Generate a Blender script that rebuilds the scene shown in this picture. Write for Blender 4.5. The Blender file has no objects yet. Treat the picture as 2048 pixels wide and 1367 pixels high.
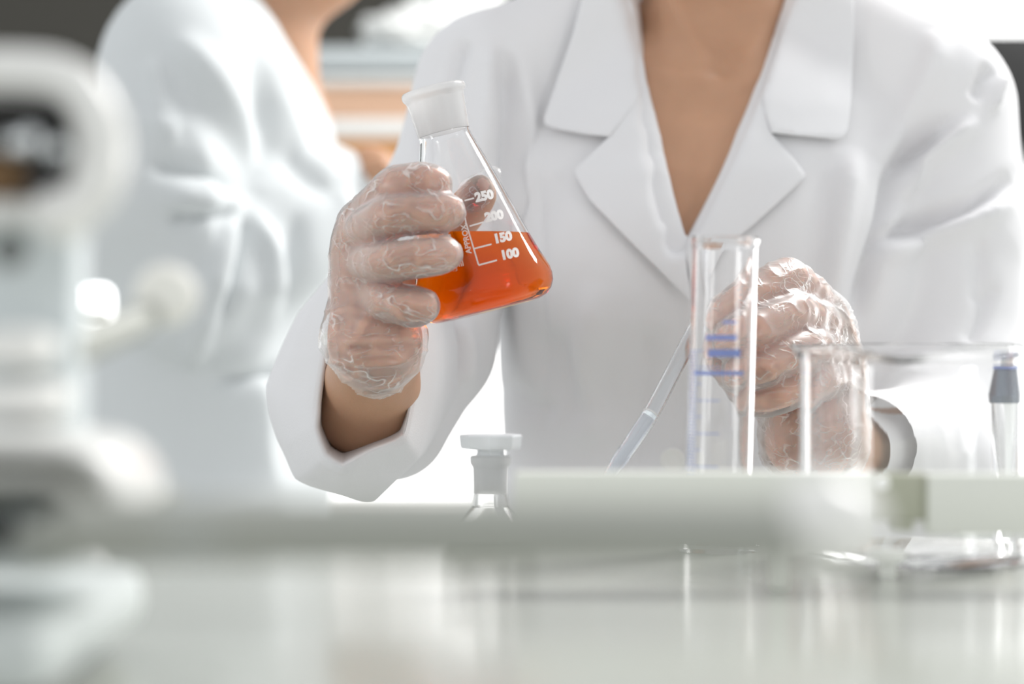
import bpy, bmesh, math
import numpy as np
from mathutils import Vector, Matrix

SC = bpy.context.scene
COL = SC.collection
# ------------------------------------------------------------------ camera, world, lights, exposure
F = 4836.0            # focal length in pixels of the 2048 wide frame (85 mm on a 36 mm sensor)
CAMZ = 1.02
cam_d = bpy.data.cameras.new('camera'); cam = bpy.data.objects.new('camera', cam_d); COL.objects.link(cam)
cam.location = (0, 0, CAMZ); cam.rotation_euler = (math.pi/2, 0, 0)
cam_d.sensor_width = 36; cam_d.lens = 36*F/2048; cam_d.clip_start = 0.05
cam_d.dof.use_dof = True; cam_d.dof.focus_distance = 1.50; cam_d.dof.aperture_fstop = 3.4
cam_d.dof.aperture_blades = 0
SC.camera = cam
w = bpy.data.worlds.new('world'); SC.world = w; w.use_nodes = True
bg = w.node_tree.nodes['Background']; bg.inputs[0].default_value = (0.97, 0.985, 1.0, 1); bg.inputs[1].default_value = 0.86

def area(name, loc, target, sx, sy, power, col=(1, 1, 1)):
    l = bpy.data.lights.new(name, 'AREA'); l.shape = 'RECTANGLE'; l.size = sx; l.size_y = sy; l.energy = power; l.color = col
    o = bpy.data.objects.new(name, l); COL.objects.link(o); o.location = loc
    o.rotation_euler = (Vector(target)-Vector(loc)).to_track_quat('-Z', 'Y').to_euler()
    return o
area('daylight_right', (1.7, 3.0, 3.1), (0.3, 1.65, 1.05), 1.0, 1.3, 125, (1, 0.99, 0.97))
area('daylight_right_rear', (1.4, 3.0, 1.0), (0.2, 1.4, 1.0), 0.4, 0.7, 9, (1, 0.99, 0.97))
area('daylight_left', (-1.7, 0.6, 1.0), (0.1, 1.4, 1.0), 0.32, 0.8, 5.5, (0.97, 0.99, 1))
area('daylight_right_front', (1.5, -0.2, 0.98), (0.1, 1.4, 1.0), 0.32, 0.7, 6, (1, 1, 0.99))
area('daylight_left_back', (-1.5, 3.4, 2.4), (0.0, 1.5, 1.05), 0.5, 1.3, 3, (0.97, 0.99, 1))
SC.view_settings.view_transform = 'Standard'; SC.view_settings.look = 'None'
SC.view_settings.exposure = 0.0; SC.view_settings.gamma = 1.0; SC.view_settings.use_curve_mapping = False
cy = SC.cycles
cy.max_bounces = 20; cy.transmission_bounces = 18; cy.transparent_max_bounces = 24; cy.glossy_bounces = 8; cy.diffuse_bounces = 4
cy.sample_clamp_indirect = 6.0; cy.use_denoising = True; cy.use_adaptive_sampling = True; cy.adaptive_threshold = 0.02
cy.caustics_reflective = False; cy.caustics_refractive = True; cy.blur_glossy = 0.5

def P(px, py, d):
    return np.array([(px-1024.0)/F*d, d, CAMZ-(py-683.5)/F*d])

# ------------------------------------------------------------------ materials
MATS = {}
def mat(name, col=(0.8, 0.8, 0.8), rough=0.5, metal=0.0, trans=0.0, ior=1.45, spec=0.5, sss=0.0, sssr=(1, 0.3, 0.15), noise=0.0, nscale=40, bump=0.0, bscale=200, coat=0.0, translucent=0.0, emit=0.0):
    m = bpy.data.materials.new(name); m.use_nodes = True; nt = m.node_tree; n = nt.nodes; L = nt.links
    b = n['Principled BSDF']; out = n['Material Output']
    b.inputs['Base Color'].default_value = (*col, 1); b.inputs['Roughness'].default_value = rough
    b.inputs['Metallic'].default_value = metal; b.inputs['Transmission Weight'].default_value = trans
    b.inputs['IOR'].default_value = ior; b.inputs['Specular IOR Level'].default_value = spec
    b.inputs['Subsurface Weight'].default_value = sss; b.inputs['Subsurface Radius'].default_value = sssr
    b.inputs['Subsurface Scale'].default_value = 0.008; b.inputs['Coat Weight'].default_value = coat
    if emit:
        b.inputs['Emission Color'].default_value = (*col, 1); b.inputs['Emission Strength'].default_value = emit
    tc = n.new('ShaderNodeTexCoord')
    if noise:
        t = n.new('ShaderNodeTexNoise'); t.inputs['Scale'].default_value = nscale; t.inputs['Detail'].default_value = 4
        L.new(tc.outputs['Object'], t.inputs['Vector'])
        r = n.new('ShaderNodeMix'); r.data_type = 'RGBA'
        r.inputs[6].default_value = (*[c*(1-noise) for c in col], 1); r.inputs[7].default_value = (*[min(1, c*(1+noise)) for c in col], 1)
        L.new(t.outputs['Fac'], r.inputs[0]); L.new(r.outputs[2], b.inputs['Base Color'])
    if bump:
        t = n.new('ShaderNodeTexNoise'); t.inputs['Scale'].default_value = bscale; t.inputs['Detail'].default_value = 3
        L.new(tc.outputs['Object'], t.inputs['Vector'])
        bp = n.new('ShaderNodeBump'); bp.inputs['Strength'].default_value = bump; bp.inputs['Distance'].default_value = 0.001
        L.new(t.outputs['Fac'], bp.inputs['Height']); L.new(bp.outputs[0], b.inputs['Normal'])
    if translucent:
        tr = n.new('ShaderNodeBsdfTranslucent'); tr.inputs[0].default_value = (*col, 1)
        mx = n.new('ShaderNodeMixShader'); mx.inputs[0].default_value = translucent
        L.new(b.outputs[0], mx.inputs[1]); L.new(tr.outputs[0], mx.inputs[2]); L.new(mx.outputs[0], out.inputs['Surface'])
    MATS[name] = m
    return m

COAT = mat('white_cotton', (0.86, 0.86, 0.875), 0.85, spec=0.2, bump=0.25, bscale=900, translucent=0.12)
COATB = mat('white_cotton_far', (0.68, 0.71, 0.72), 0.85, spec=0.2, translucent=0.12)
SKIN = mat('skin', (0.52, 0.30, 0.19), 0.5, spec=0.35, sss=0.25, noise=0.06, nscale=60, bump=0.2, bscale=500)
SKINH = mat('hand_skin', (0.93, 0.52, 0.38), 0.5, spec=0.3, sss=0.6, noise=0.10, nscale=45)
HAIR = mat('dark_hair', (0.02, 0.015, 0.012), 0.45, noise=0.3, nscale=100)
GLASS = mat('clear_glass', (1, 1, 1), 0.0, trans=1.0, ior=1.47)
FGLASS = mat('thin_flask_glass', (1, 1, 1), 0.0, trans=1.0, ior=1.42)
PLAST = mat('clear_plastic', (0.97, 0.985, 1), 0.12, trans=1.0, ior=1.35)
INK = mat('white_enamel_print', (0.93, 0.92, 0.9), 0.6, translucent=0.25)
BLUE = mat('blue_print', (0.22, 0.33, 0.80), 0.5, trans=0.5)
STOPP = mat('white_stopper_plastic', (0.90, 0.92, 0.94), 0.35, trans=0.35, bump=0.1, bscale=60)
TABLE = mat('bench_laminate', (0.43, 0.445, 0.405), 0.2, spec=0.28, noise=0.02, nscale=8)
RAILM = mat('rail_enamel', (0.74, 0.755, 0.70), 0.45, noise=0.02, nscale=20)
RAILG = mat('green_grey_clip', (0.42, 0.43, 0.34), 0.5, noise=0.04)
WENAM = mat('microscope_enamel', (0.80, 0.80, 0.775), 0.35, coat=0.3, noise=0.02, nscale=20)
GREYM = mat('grey_paint', (0.36, 0.37, 0.335), 0.45, noise=0.03)
DGREY = mat('dark_grey_paint', (0.10, 0.11, 0.105), 0.4, noise=0.05)
BLACK = mat('black_plastic', (0.008, 0.008, 0.008), 0.45, noise=0.1)
CHROME = mat('chrome', (0.78, 0.81, 0.82), 0.18, metal=1.0, noise=0.02)
BRASS = mat('brown_lacquer', (0.20, 0.11, 0.04), 0.4, noise=0.15, nscale=30)
WOODP = mat('pale_birch', (0.80, 0.52, 0.36), 0.6, noise=0.08, nscale=12)
WOODO = mat('orange_pine', (0.74, 0.38, 0.16), 0.6, noise=0.1, nscale=12)
WALLD = mat('dark_wall_paint', (0.045, 0.043, 0.036), 0.8, noise=0.05, nscale=4)
WALLW = mat('white_wall_paint', (0.80, 0.82, 0.81), 0.8, noise=0.02, nscale=4)
WHITEP = mat('white_laminate', (0.86, 0.87, 0.85), 0.5, noise=0.02, nscale=6)
GREYP = mat('blue_grey_laminate', (0.50, 0.54, 0.55), 0.5, noise=0.03, nscale=6)
FLOORM = mat('pale_vinyl_floor', (0.55, 0.56, 0.54), 0.5, noise=0.05, nscale=3)
PANE = mat('frosted_daylit_pane', (1, 1, 1), 0.6, emit=1.15)
GLOW = mat('white_glow', (1, 1, 1), 0.5, emit=3.0)  # glowing white for the ceiling diffuser and the microscope's stand-in highlight
PINK = mat('pink_plastic', (0.85, 0.06, 0.22), 0.4, noise=0.03)
GREEN = mat('green_plastic', (0.04, 0.35, 0.12), 0.4, noise=0.03)

# frosted ground glass
m = bpy.data.materials.new('ground_glass'); m.use_nodes = True; nt = m.node_tree; n = nt.nodes; L = nt.links
b = n['Principled BSDF']; b.inputs['Base Color'].default_value = (0.97, 0.97, 0.97, 1); b.inputs['Roughness'].default_value = 0.42
b.inputs['Transmission Weight'].default_value = 1; b.inputs['IOR'].default_value = 1.3
b.inputs['Coat Weight'].default_value = 0.6; b.inputs['Coat Roughness'].default_value = 0.08
tr = n.new('ShaderNodeBsdfTranslucent'); tr.inputs[0].default_value = (0.93, 0.93, 0.93, 1)
df = n.new('ShaderNodeBsdfDiffuse'); df.inputs[0].default_value = (0.9, 0.9, 0.9, 1)
m1 = n.new('ShaderNodeMixShader'); m1.inputs[0].default_value = 0.5; L.new(tr.outputs[0], m1.inputs[1]); L.new(df.outputs[0], m1.inputs[2])
m2 = n.new('ShaderNodeMixShader'); m2.inputs[0].default_value = 0.38; L.new(b.outputs[0], m2.inputs[1]); L.new(m1.outputs[0], m2.inputs[2])
L.new(m2.outputs[0], n['Material Output'].inputs['Surface']); FROST = m

# orange liquid: clear refracting body with absorbing volume
m = bpy.data.materials.new('orange_solution'); m.use_nodes = True; nt = m.node_tree; n = nt.nodes; L = nt.links
n.remove(n['Principled BSDF'])
g = n.new('ShaderNodeBsdfGlass'); g.inputs['Roughness'].default_value = 0.0; g.inputs['IOR'].default_value = 1.33
va = n.new('ShaderNodeVolumeAbsorption'); va.inputs['Color'].default_value = (1.0, 0.81, 0.02, 1); va.inputs['Density'].default_value = 140
L.new(g.outputs[0], n['Material Output'].inputs['Surface']); L.new(va.outputs[0], n['Material Output'].inputs['Volume']); LIQ = m
LIQ_WALL = m.copy(); LIQ_WALL.name = 'orange_solution_against_glass'     # same body where it touches the glass: refraction is relative to the glass
for q_ in LIQ_WALL.node_tree.nodes:
    if q_.type == 'BSDF_GLASS': q_.inputs['IOR'].default_value = 1.33/1.42

# vinyl glove film
m = bpy.data.materials.new('vinyl_glove_film'); m.use_nodes = True; nt = m.node_tree; n = nt.nodes; L = nt.links
n.remove(n['Principled BSDF'])
tc = n.new('ShaderNodeTexCoord')
mp = n.new('ShaderNodeMapping'); mp.inputs['Scale'].default_value = (1.0, 1.0, 1.7); mp.inputs['Rotation'].default_value = (0.3, 0.5, 0.2)
L.new(tc.outputs['Object'], mp.inputs['Vector'])
wn = n.new('ShaderNodeTexNoise'); wn.inputs['Scale'].default_value = 30; wn.inputs['Detail'].default_value = 2
L.new(mp.outputs[0], wn.inputs['Vector'])
mixv = n.new('ShaderNodeVectorMath'); mixv.operation = 'MULTIPLY_ADD'; mixv.inputs[1].default_value = (0.035, 0.035, 0.035)
L.new(wn.outputs['Color'], mixv.inputs[0]); L.new(mp.outputs[0], mixv.inputs[2])
def crease(scale, width, sc=(1, 1, 1), rot=(0, 0, 0)):
    mq = n.new('ShaderNodeMapping'); mq.inputs['Scale'].default_value = sc; mq.inputs['Rotation'].default_value = rot
    L.new(mixv.outputs[0], mq.inputs['Vector'])
    v = n.new('ShaderNodeTexNoise'); v.inputs['Scale'].default_value = scale; v.inputs['Detail'].default_value = 1.5; v.inputs['Roughness'].default_value = 0.4
    L.new(mq.outputs[0], v.inputs['Vector'])
    a = n.new('ShaderNodeMath'); a.operation = 'SUBTRACT'; a.inputs[1].default_value = 0.5; L.new(v.outputs['Fac'], a.inputs[0])
    b2 = n.new('ShaderNodeMath'); b2.operation = 'ABSOLUTE'; L.new(a.outputs[0], b2.inputs[0])
    r = n.new('ShaderNodeMapRange'); r.inputs[1].default_value = 0; r.inputs[2].default_value = width; r.inputs[3].default_value = 1; r.inputs[4].default_value = 0
    r.interpolation_type = 'SMOOTHSTEP'
    L.new(b2.outputs[0], r.inputs[0]); return r
c1 = crease(60, 0.024, (1, 1, 0.35), (0.2, 0.9, 0)); c2 = crease(130, 0.05, (0.45, 1, 1), (0, -0.5, 0.3))
mk = n.new('ShaderNodeTexNoise'); mk.inputs['Scale'].default_value = 60; L.new(tc.outputs['Object'], mk.inputs['Vector'])
mr = n.new('ShaderNodeMapRange'); mr.inputs[1].default_value = 0.42; mr.inputs[2].default_value = 0.60; L.new(mk.outputs['Fac'], mr.inputs[0])
ad = n.new('ShaderNodeMath'); ad.operation = 'MULTIPLY_ADD'; ad.inputs[1].default_value = 0.45; L.new(c2.outputs[0], ad.inputs[0]); L.new(c1.outputs[0], ad.inputs[2])
cm = n.new('ShaderNodeMath'); cm.operation = 'MULTIPLY'; L.new(ad.outputs[0], cm.inputs[0]); L.new(mr.outputs[0], cm.inputs[1])
bp = n.new('ShaderNodeBump'); bp.inputs['Strength'].default_value = 0.38; bp.inputs['Distance'].default_value = 0.0009
L.new(cm.outputs[0], bp.inputs['Height'])
lw = n.new('ShaderNodeLayerWeight'); lw.inputs[0].default_value = 0.35; L.new(bp.outputs[0], lw.inputs['Normal'])
f1 = n.new('ShaderNodeMath'); f1.operation = 'MULTIPLY_ADD'; f1.inputs[1].default_value = 0.52; f1.inputs[2].default_value = 0.08; L.new(lw.outputs['Facing'], f1.inputs[0])
f2 = n.new('ShaderNodeMath'); f2.operation = 'MULTIPLY_ADD'; f2.inputs[1].default_value = 0.42; f2.use_clamp = True; L.new(cm.outputs[0], f2.inputs[0]); L.new(f1.outputs[0], f2.inputs[2])
tp = n.new('ShaderNodeBsdfTransparent')
tl = n.new('ShaderNodeBsdfTranslucent'); tl.inputs[0].default_value = (0.95, 0.93, 0.92, 1); L.new(bp.outputs[0], tl.inputs['Normal'])
dfu = n.new('ShaderNodeBsdfDiffuse'); dfu.inputs[0].default_value = (0.95, 0.94, 0.93, 1); L.new(bp.outputs[0], dfu.inputs['Normal'])
mm = n.new('ShaderNodeMixShader'); mm.inputs[0].default_value = 0.85; L.new(tl.outputs[0], mm.inputs[1]); L.new(dfu.outputs[0], mm.inputs[2])
ma = n.new('ShaderNodeMixShader'); L.new(f2.outputs[0], ma.inputs[0]); L.new(tp.outputs[0], ma.inputs[1]); L.new(mm.outputs[0], ma.inputs[2])
gl = n.new('ShaderNodeBsdfGlossy'); gl.inputs['Roughness'].default_value = 0.28; L.new(bp.outputs[0], gl.inputs['Normal'])
fr = n.new('ShaderNodeFresnel'); fr.inputs[0].default_value = 1.5; L.new(bp.outputs[0], fr.inputs['Normal'])
mb = n.new('ShaderNodeMixShader'); L.new(fr.outputs[0], mb.inputs[0]); L.new(ma.outputs[0], mb.inputs[1]); L.new(gl.outputs[0], mb.inputs[2])
L.new(mb.outputs[0], n['Material Output'].inputs['Surface']); GLOVE = m

# ------------------------------------------------------------------ object helpers
def link(o, parent=None):
    COL.objects.link(o)
    if parent is not None: o.parent = parent
    return o
def tag(o, label, cat=None, group=None, kind=None):
    if label: o['label'] = label
    if cat: o['category'] = cat
    if group: o['group'] = group
    if kind: o['kind'] = kind
    return o
def world_of(o):
    v = Vector((0, 0, 0))
    while o is not None: v = v+o.location; o = o.parent
    return np.array(v)
def mesh_obj(name, verts, faces, m, parent=None, smooth=True, origin=None, autos=None):
    verts = np.asarray(verts, float)
    base = world_of(parent) if parent is not None else np.zeros(3)
    if origin is None: origin = base if parent is not None else verts.mean(0)
    me = bpy.data.meshes.new(name); me.from_pydata((verts-origin).tolist(), [], [list(map(int, f)) for f in faces])
    me.materials.append(m); me.update()
    if smooth: me.polygons.foreach_set('use_smooth', [True]*len(me.polygons))
    o = bpy.data.objects.new(name, me); link(o, parent); o.location = origin-base
    if autos is not None:
        me.set_sharp_from_angle(angle=math.radians(autos))
    return o
def big_mesh(name, v, q, m, parent):
    base = world_of(parent) if parent is not None else np.zeros(3)
    me = bpy.data.meshes.new(name); me.vertices.add(len(v)); me.vertices.foreach_set('co', (v-base).astype(np.float32).ravel())
    me.loops.add(len(q)*4); me.loops.foreach_set('vertex_index', q.astype(np.int32).ravel())
    me.polygons.add(len(q)); me.polygons.foreach_set('loop_start', np.arange(0, len(q)*4, 4, dtype=np.int32))
    me.polygons.foreach_set('use_smooth', np.ones(len(q), bool)); me.materials.append(m); me.update(); me.validate()
    o = bpy.data.objects.new(name, me); link(o, parent)
    return o
def empty(name, loc, label, cat, group=None):
    o = bpy.data.objects.new(name, None); link(o); o.location = Vector(loc); o.empty_display_size = 0.05
    return tag(o, label, cat, group)
def box(name, c, s, m, parent=None, bev=0.002, rot=None, seg=2):
    bm = bmesh.new(); bmesh.ops.create_cube(bm, size=1)
    bmesh.ops.scale(bm, vec=Vector(s), verts=bm.verts)
    if bev: bmesh.ops.bevel(bm, geom=bm.edges[:], offset=bev, segments=seg, profile=0.5, affect='EDGES')
    if rot is not None: bmesh.ops.rotate(bm, cent=(0, 0, 0), matrix=rot, verts=bm.verts)
    bmesh.ops.translate(bm, vec=Vector(c), verts=bm.verts)
    bm.verts.index_update()
    o = mesh_obj(name, [v.co[:] for v in bm.verts], [[v.index for v in f.verts] for f in bm.faces], m, parent, autos=40, origin=None if parent is not None else np.array(c, float)); bm.free()
    return o
def frame(ax):
    ax = np.array(ax, float); ax /= np.linalg.norm(ax)
    h = np.array([0, 1.0, 0]) if abs(ax[1]) < 0.8 else np.array([1.0, 0, 0])
    u = np.cross(h, ax); u /= np.linalg.norm(u); v = np.cross(ax, u)
    return ax, u, v
def lathe(name, org, ax, prof, m, parent=None, seg=64, closed=True, mod=None, autos=50):
    """prof: list of (t along axis, radius); closed profile loop -> watertight ring body; ends with r=0 are poles"""
    ax, u, v = frame(ax); org = np.array(org, float)
    a = np.linspace(0, 2*math.pi, seg, endpoint=False)
    pr2 = []; n0_ = len(prof)
    for i in range(n0_):
        pr2.append(prof[i])
        if i == n0_-1 and not closed: break
        p0, p1 = prof[i], prof[(i+1) % n0_]; ln = math.hypot(p1[0]-p0[0], p1[1]-p0[1])
        if ln > .004 and n0_ < 26:
            for e in (.0004/ln, 1-.0004/ln): pr2.append((p0[0]+(p1[0]-p0[0])*e, p0[1]+(p1[1]-p0[1])*e))
    prof = pr2
    V = []; ringid = []
    for i, (t, r) in enumerate(prof):
        if r <= 1e-9:
            ringid.append([len(V)]*seg); V.append(org+ax*t)
        else:
            ids = []
            for k in range(seg):
                ids.append(len(V)); q = org+ax*t+(u*math.cos(a[k])+v*math.sin(a[k]))*r
                if mod is not None: q = mod(q, i, a[k], u, v, ax)
                V.append(q)
            ringid.append(ids)
    Fc = []; n_ = len(prof); rng = range(n_) if closed else range(n_-1)
    for i in rng:
        A = ringid[i]; B = ringid[(i+1) % n_]
        for k in range(seg):
            f = [A[k], A[(k+1) % seg], B[(k+1) % seg], B[k]]
            f2 = []
            for x in f:
                if x not in f2: f2.append(x)
            if len(f2) >= 3: Fc.append(f2)
    o = mesh_obj(name, V, Fc, m, parent, autos=autos, origin=None if parent is not None else org)
    bm = bmesh.new(); bm.from_mesh(o.data); bmesh.ops.recalc_face_normals(bm, faces=bm.faces); bm.to_mesh(o.data); bm.free()
    return o
def spline(pts, n_, closed=False):
    p = np.array(pts, float); N = len(p); out = []
    segs = N if closed else N-1
    for s in np.linspace(0, segs, n_, endpoint=not closed):
        i = min(int(s), segs-1); t = s-i
        g = (lambda k: p[k % N]) if closed else (lambda k: p[min(max(k, 0), N-1)])
        a, b_, c, d = g(i-1), g(i), g(i+1), g(i+2)
        out.append(0.5*((2*b_)+(-a+c)*t+(2*a-5*b_+4*c-d)*t*t+(-a+3*b_-3*c+d)*t**3))
    return np.array(out)
def tube(name, pts, rads, m, parent=None, seg=20, n_=40, caps=True):
    c = spline(pts, n_); r = spline([[x] for x in rads], n_)[:, 0]
    V = []; Fc = []; pu = None
    for i in range(n_):
        d = c[min(i+1, n_-1)]-c[max(i-1, 0)]; d /= np.linalg.norm(d)
        if pu is None: _, u, v = frame(d)
        else:
            u = pu-d*np.dot(pu, d); u /= np.linalg.norm(u); v = np.cross(d, u)
        pu = u
        for k in range(seg):
            a = 2*math.pi*k/seg; V.append(c[i]+(u*math.cos(a)+v*math.sin(a))*r[i])
    for i in range(n_-1):
        for k in range(seg): Fc.append([i*seg+k, i*seg+(k+1) % seg, (i+1)*seg+(k+1) % seg, (i+1)*seg+k])
    if caps:
        Fc.append(list(range(seg))[::-1]); Fc.append([(n_-1)*seg+k for k in range(seg)])
    return mesh_obj(name, V, Fc, m, parent, autos=60)
def ball(name, c, r, m, parent=None, sq=(1, 1, 1)):
    bm = bmesh.new(); bmesh.ops.create_uvsphere(bm, u_segments=28, v_segments=18, radius=1)
    V = [np.array(c)+np.array(v.co)*r*np.array(sq) for v in bm.verts]; bm.verts.index_update()
    o = mesh_obj(name, V, [[v.index for v in f.verts] for f in bm.faces], m, parent, origin=None if parent is not None else np.array(c)); bm.free(); return o

# ------------------------------------------------------------------ signed distance modelling
class Field:
    def __init__(s, lo, hi, h):
        s.lo = np.array(lo, float); s.h = h
        n3 = np.ceil((np.array(hi)-s.lo)/h).astype(int)+1
        s.ax = [(s.lo[i]+np.arange(n3[i])*h).astype(np.float32) for i in range(3)]
        s.D = np.full(tuple(n3), 0.2, np.float32)
    def win(s, lo, hi):
        sl = []
        for i in range(3):
            a = int(max(0, math.floor((lo[i]-s.lo[i])/s.h))); b_ = int(min(len(s.ax[i]), math.ceil((hi[i]-s.lo[i])/s.h)+1))
            sl.append(slice(a, max(a, b_)))
        sl = tuple(sl)
        X = s.ax[0][sl[0]][:, None, None]; Y = s.ax[1][sl[1]][None, :, None]; Z = s.ax[2][sl[2]][None, None, :]
        return sl, X, Y, Z
    def smin(s, sl, d, k):
        o = s.D[sl]
        if k <= 0: s.D[sl] = np.minimum(o, d); return
        hh = np.clip(k-np.abs(o-d), 0, None)/k
        s.D[sl] = np.minimum(o, d)-hh*hh*k*0.25
    def cone(s, a, b_, r1, r2, k=0.004, mg=None, flat=None):
        a = np.array(a, np.float32); b_ = np.array(b_, np.float32); mg = (k+3*s.h) if mg is None else mg
        R = max(r1, r2)+mg
        sl, X, Y, Z = s.win(np.minimum(a, b_)-R, np.maximum(a, b_)+R)
        ab = b_-a; L2 = float(ab@ab)+1e-12
        t = np.clip(((X-a[0])*ab[0]+(Y-a[1])*ab[1]+(Z-a[2])*ab[2])/L2, 0, 1)
        dx = X-a[0]-t*ab[0]; dy = Y-a[1]-t*ab[1]; dz = Z-a[2]-t*ab[2]
        d2 = dx*dx+dy*dy+dz*dz
        if flat is not None:           # flat=(unit vector, factor>1) : thinner along that vector
            nv, fct = flat; pr = dx*nv[0]+dy*nv[1]+dz*nv[2]; d2 = d2+pr*pr*(fct*fct-1)
        s.smin(sl, np.sqrt(d2)-(r1+(r2-r1)*t), k)
    def chain(s, pts, rs, k=0.004):
        for i in range(len(pts)-1): s.cone(pts[i], pts[i+1], rs[i], rs[i+1], k)
    def ell(s, c, r, k=0.01):
        c = np.array(c, float); r = np.array(r, float); mg = k+3*s.h
        sl, X, Y, Z = s.win(c-r-mg, c+r+mg)
        q = np.sqrt(((X-c[0])/r[0])**2+((Y-c[1])/r[1])**2+((Z-c[2])/r[2])**2)
        q2 = np.sqrt(((X-c[0])/r[0]**2)**2+((Y-c[1])/r[1]**2)**2+((Z-c[2])/r[2]**2)**2)+1e-6
        s.smin(sl, q*(q-1)/q2, k)
    def stack(s, rows, k=0.02, p=2.4):
        """rows (z, cx, cy, a, b): superelliptic trunk"""
        rows = np.array(sorted(rows), float); mg = k+0.02
        lo = [(rows[:, 1]-rows[:, 3]).min()-mg, (rows[:, 2]-rows[:, 4]).min()-mg, rows[0, 0]-mg]
        hi = [(rows[:, 1]+rows[:, 3]).max()+mg, (rows[:, 2]+rows[:, 4]).max()+mg, rows[-1, 0]+mg]
        sl, X, Y, Z = s.win(lo, hi); z = Z[0, 0]
        g = [np.interp(z, rows[:, 0], rows[:, j])[None, None, :] for j in range(1, 5)]
        ex = np.abs((X-g[0])/g[2]); ey = np.abs((Y-g[1])/g[3])
        q = (ex**p+ey**p)**(1/p)
        d = (q-1)*np.minimum(g[2], g[3])
        d = np.maximum(d, np.maximum(rows[0, 0]-z, z-rows[-1, 0])[None, None, :])
        s.smin(sl, d.astype(np.float32), k)
    def mesh(s):
        D = s.D; S = D < 0
        c = np.zeros(tuple(x-1 for x in D.shape), np.int8)
        for i in (0, 1):
            for j in (0, 1):
                for k in (0, 1): c += S[i:i+c.shape[0], j:j+c.shape[1], k:k+c.shape[2]]
        act = (c > 0) & (c < 8); idx = np.argwhere(act)
        vid = np.full(c.shape, -1, np.int64); vid[act] = np.arange(len(idx))
        pos = np.zeros((len(idx), 3)); cnt = np.zeros(len(idx))
        cor = [(i, j, k) for i in (0, 1) for j in (0, 1) for k in (0, 1)]
        val = {q: D[idx[:, 0]+q[0], idx[:, 1]+q[1], idx[:, 2]+q[2]] for q in cor}
        for a in cor:
            for ax in range(3):
                if a[ax] == 0:
                    b_ = list(a); b_[ax] = 1; b_ = tuple(b_); da = val[a]; db = val[b_]
                    mk_ = (da < 0) != (db < 0); t = np.where(mk_, da/np.where(mk_, da-db, 1), 0)
                    pp = np.repeat(np.array([a], float), len(idx), 0); pp[:, ax] = t
                    pos += pp*mk_[:, None]; cnt += mk_
        V = s.lo+(idx+pos/cnt[:, None])*s.h
        Q = []
        for ax, (o1, o2) in enumerate(((1, 2), (2, 0), (0, 1))):
            a = [slice(None)]*3; b_ = [slice(None)]*3; a[ax] = slice(0, -1); b_[ax] = slice(1, None)
            SA = S[tuple(a)]; SB = S[tuple(b_)]; e = np.argwhere(SA != SB)
            e = e[(e[:, o1] > 0) & (e[:, o2] > 0) & (e[:, o1] < D.shape[o1]-1) & (e[:, o2] < D.shape[o2]-1)]
            ins = SA[e[:, 0], e[:, 1], e[:, 2]]
            def cell(d1, d2):
                f = e.copy(); f[:, o1] += d1; f[:, o2] += d2; return vid[f[:, 0], f[:, 1], f[:, 2]]
            q = np.stack([cell(-1, -1), cell(0, -1), cell(0, 0), cell(-1, 0)], 1)
            q[~ins] = q[~ins][:, ::-1]; Q.append(q)
        return V, np.concatenate(Q)
def relax(V, Q, it=2, f=0.5):
    for _ in range(it):
        acc = np.zeros_like(V); cn = np.zeros(len(V))
        for i in range(4):
            for j in ((i+1) % 4, (i+3) % 4):
                np.add.at(acc, Q[:, i], V[Q[:, j]]); np.add.at(cn, Q[:, i], 1)
        V = V+(acc/np.maximum(cn, 1)[:, None]-V)*f
    return V
def vnorm(V, Q):
    nf = np.cross(V[Q[:, 2]]-V[Q[:, 0]], V[Q[:, 3]]-V[Q[:, 1]]); N = np.zeros_like(V)
    for i in range(4): np.add.at(N, Q[:, i], nf)
    return N/(np.linalg.norm(N, axis=1)[:, None]+1e-12)
RNG = np.random.default_rng(7)
LAT = RNG.random((64, 64, 64)).astype(np.float32)
def noise(p, seed=0):
    p = p+seed*17.3; i = np.floor(p).astype(int); f = p-i; f = f*f*(3-2*f); o = 0
    for a in (0, 1):
        for b_ in (0, 1):
            for c in (0, 1):
                w_ = (f[:, 0] if a else 1-f[:, 0])*(f[:, 1] if b_ else 1-f[:, 1])*(f[:, 2] if c else 1-f[:, 2])
                o = o+w_*LAT[(i[:, 0]+a) % 64, (i[:, 1]+b_) % 64, (i[:, 2]+c) % 64]
    return o
def ridge(p, seed=0, sharp=3):
    q = p+0.9*np.stack([noise(p*0.7, seed+1), noise(p*0.7, seed+2), noise(p*0.7, seed+3)], 1)
    return (1-np.abs(2*noise(q, seed)-1))**sharp
def pxy(V):
    return 1024+V[:, 0]/V[:, 1]*F, 683.5-(V[:, 2]-CAMZ)/V[:, 1]*F
def strokes(V, N, lst):
    """raised (amp>0) or sunk folds along polylines; each ((points), width px, amp m)"""
    x, y = pxy(V); front = np.clip(-N[:, 1]*1.5+0.2, 0, 1)
    for pts, wd, amp in lst:
        c = spline(pts, max(12, len(pts)*8)); best = np.full(len(V), 1e9); tt = np.zeros(len(V))
        for i in range(len(c)-1):
            a = c[i]; ab = c[i+1]-a; t = np.clip(((x-a[0])*ab[0]+(y-a[1])*ab[1])/(ab@ab+1e-9), 0, 1)
            d = np.hypot(x-a[0]-t*ab[0], y-a[1]-t*ab[1]); mk_ = d < best; best[mk_] = d[mk_]; tt[mk_] = (i+t[mk_])/(len(c)-1)
        taper = np.clip(np.sin(np.clip(tt, 0.02, 0.98)*math.pi)*1.6, 0, 1)
        V += N*(amp*np.exp(-(best/wd)**2)*taper*front)[:, None]
    return V
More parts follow.
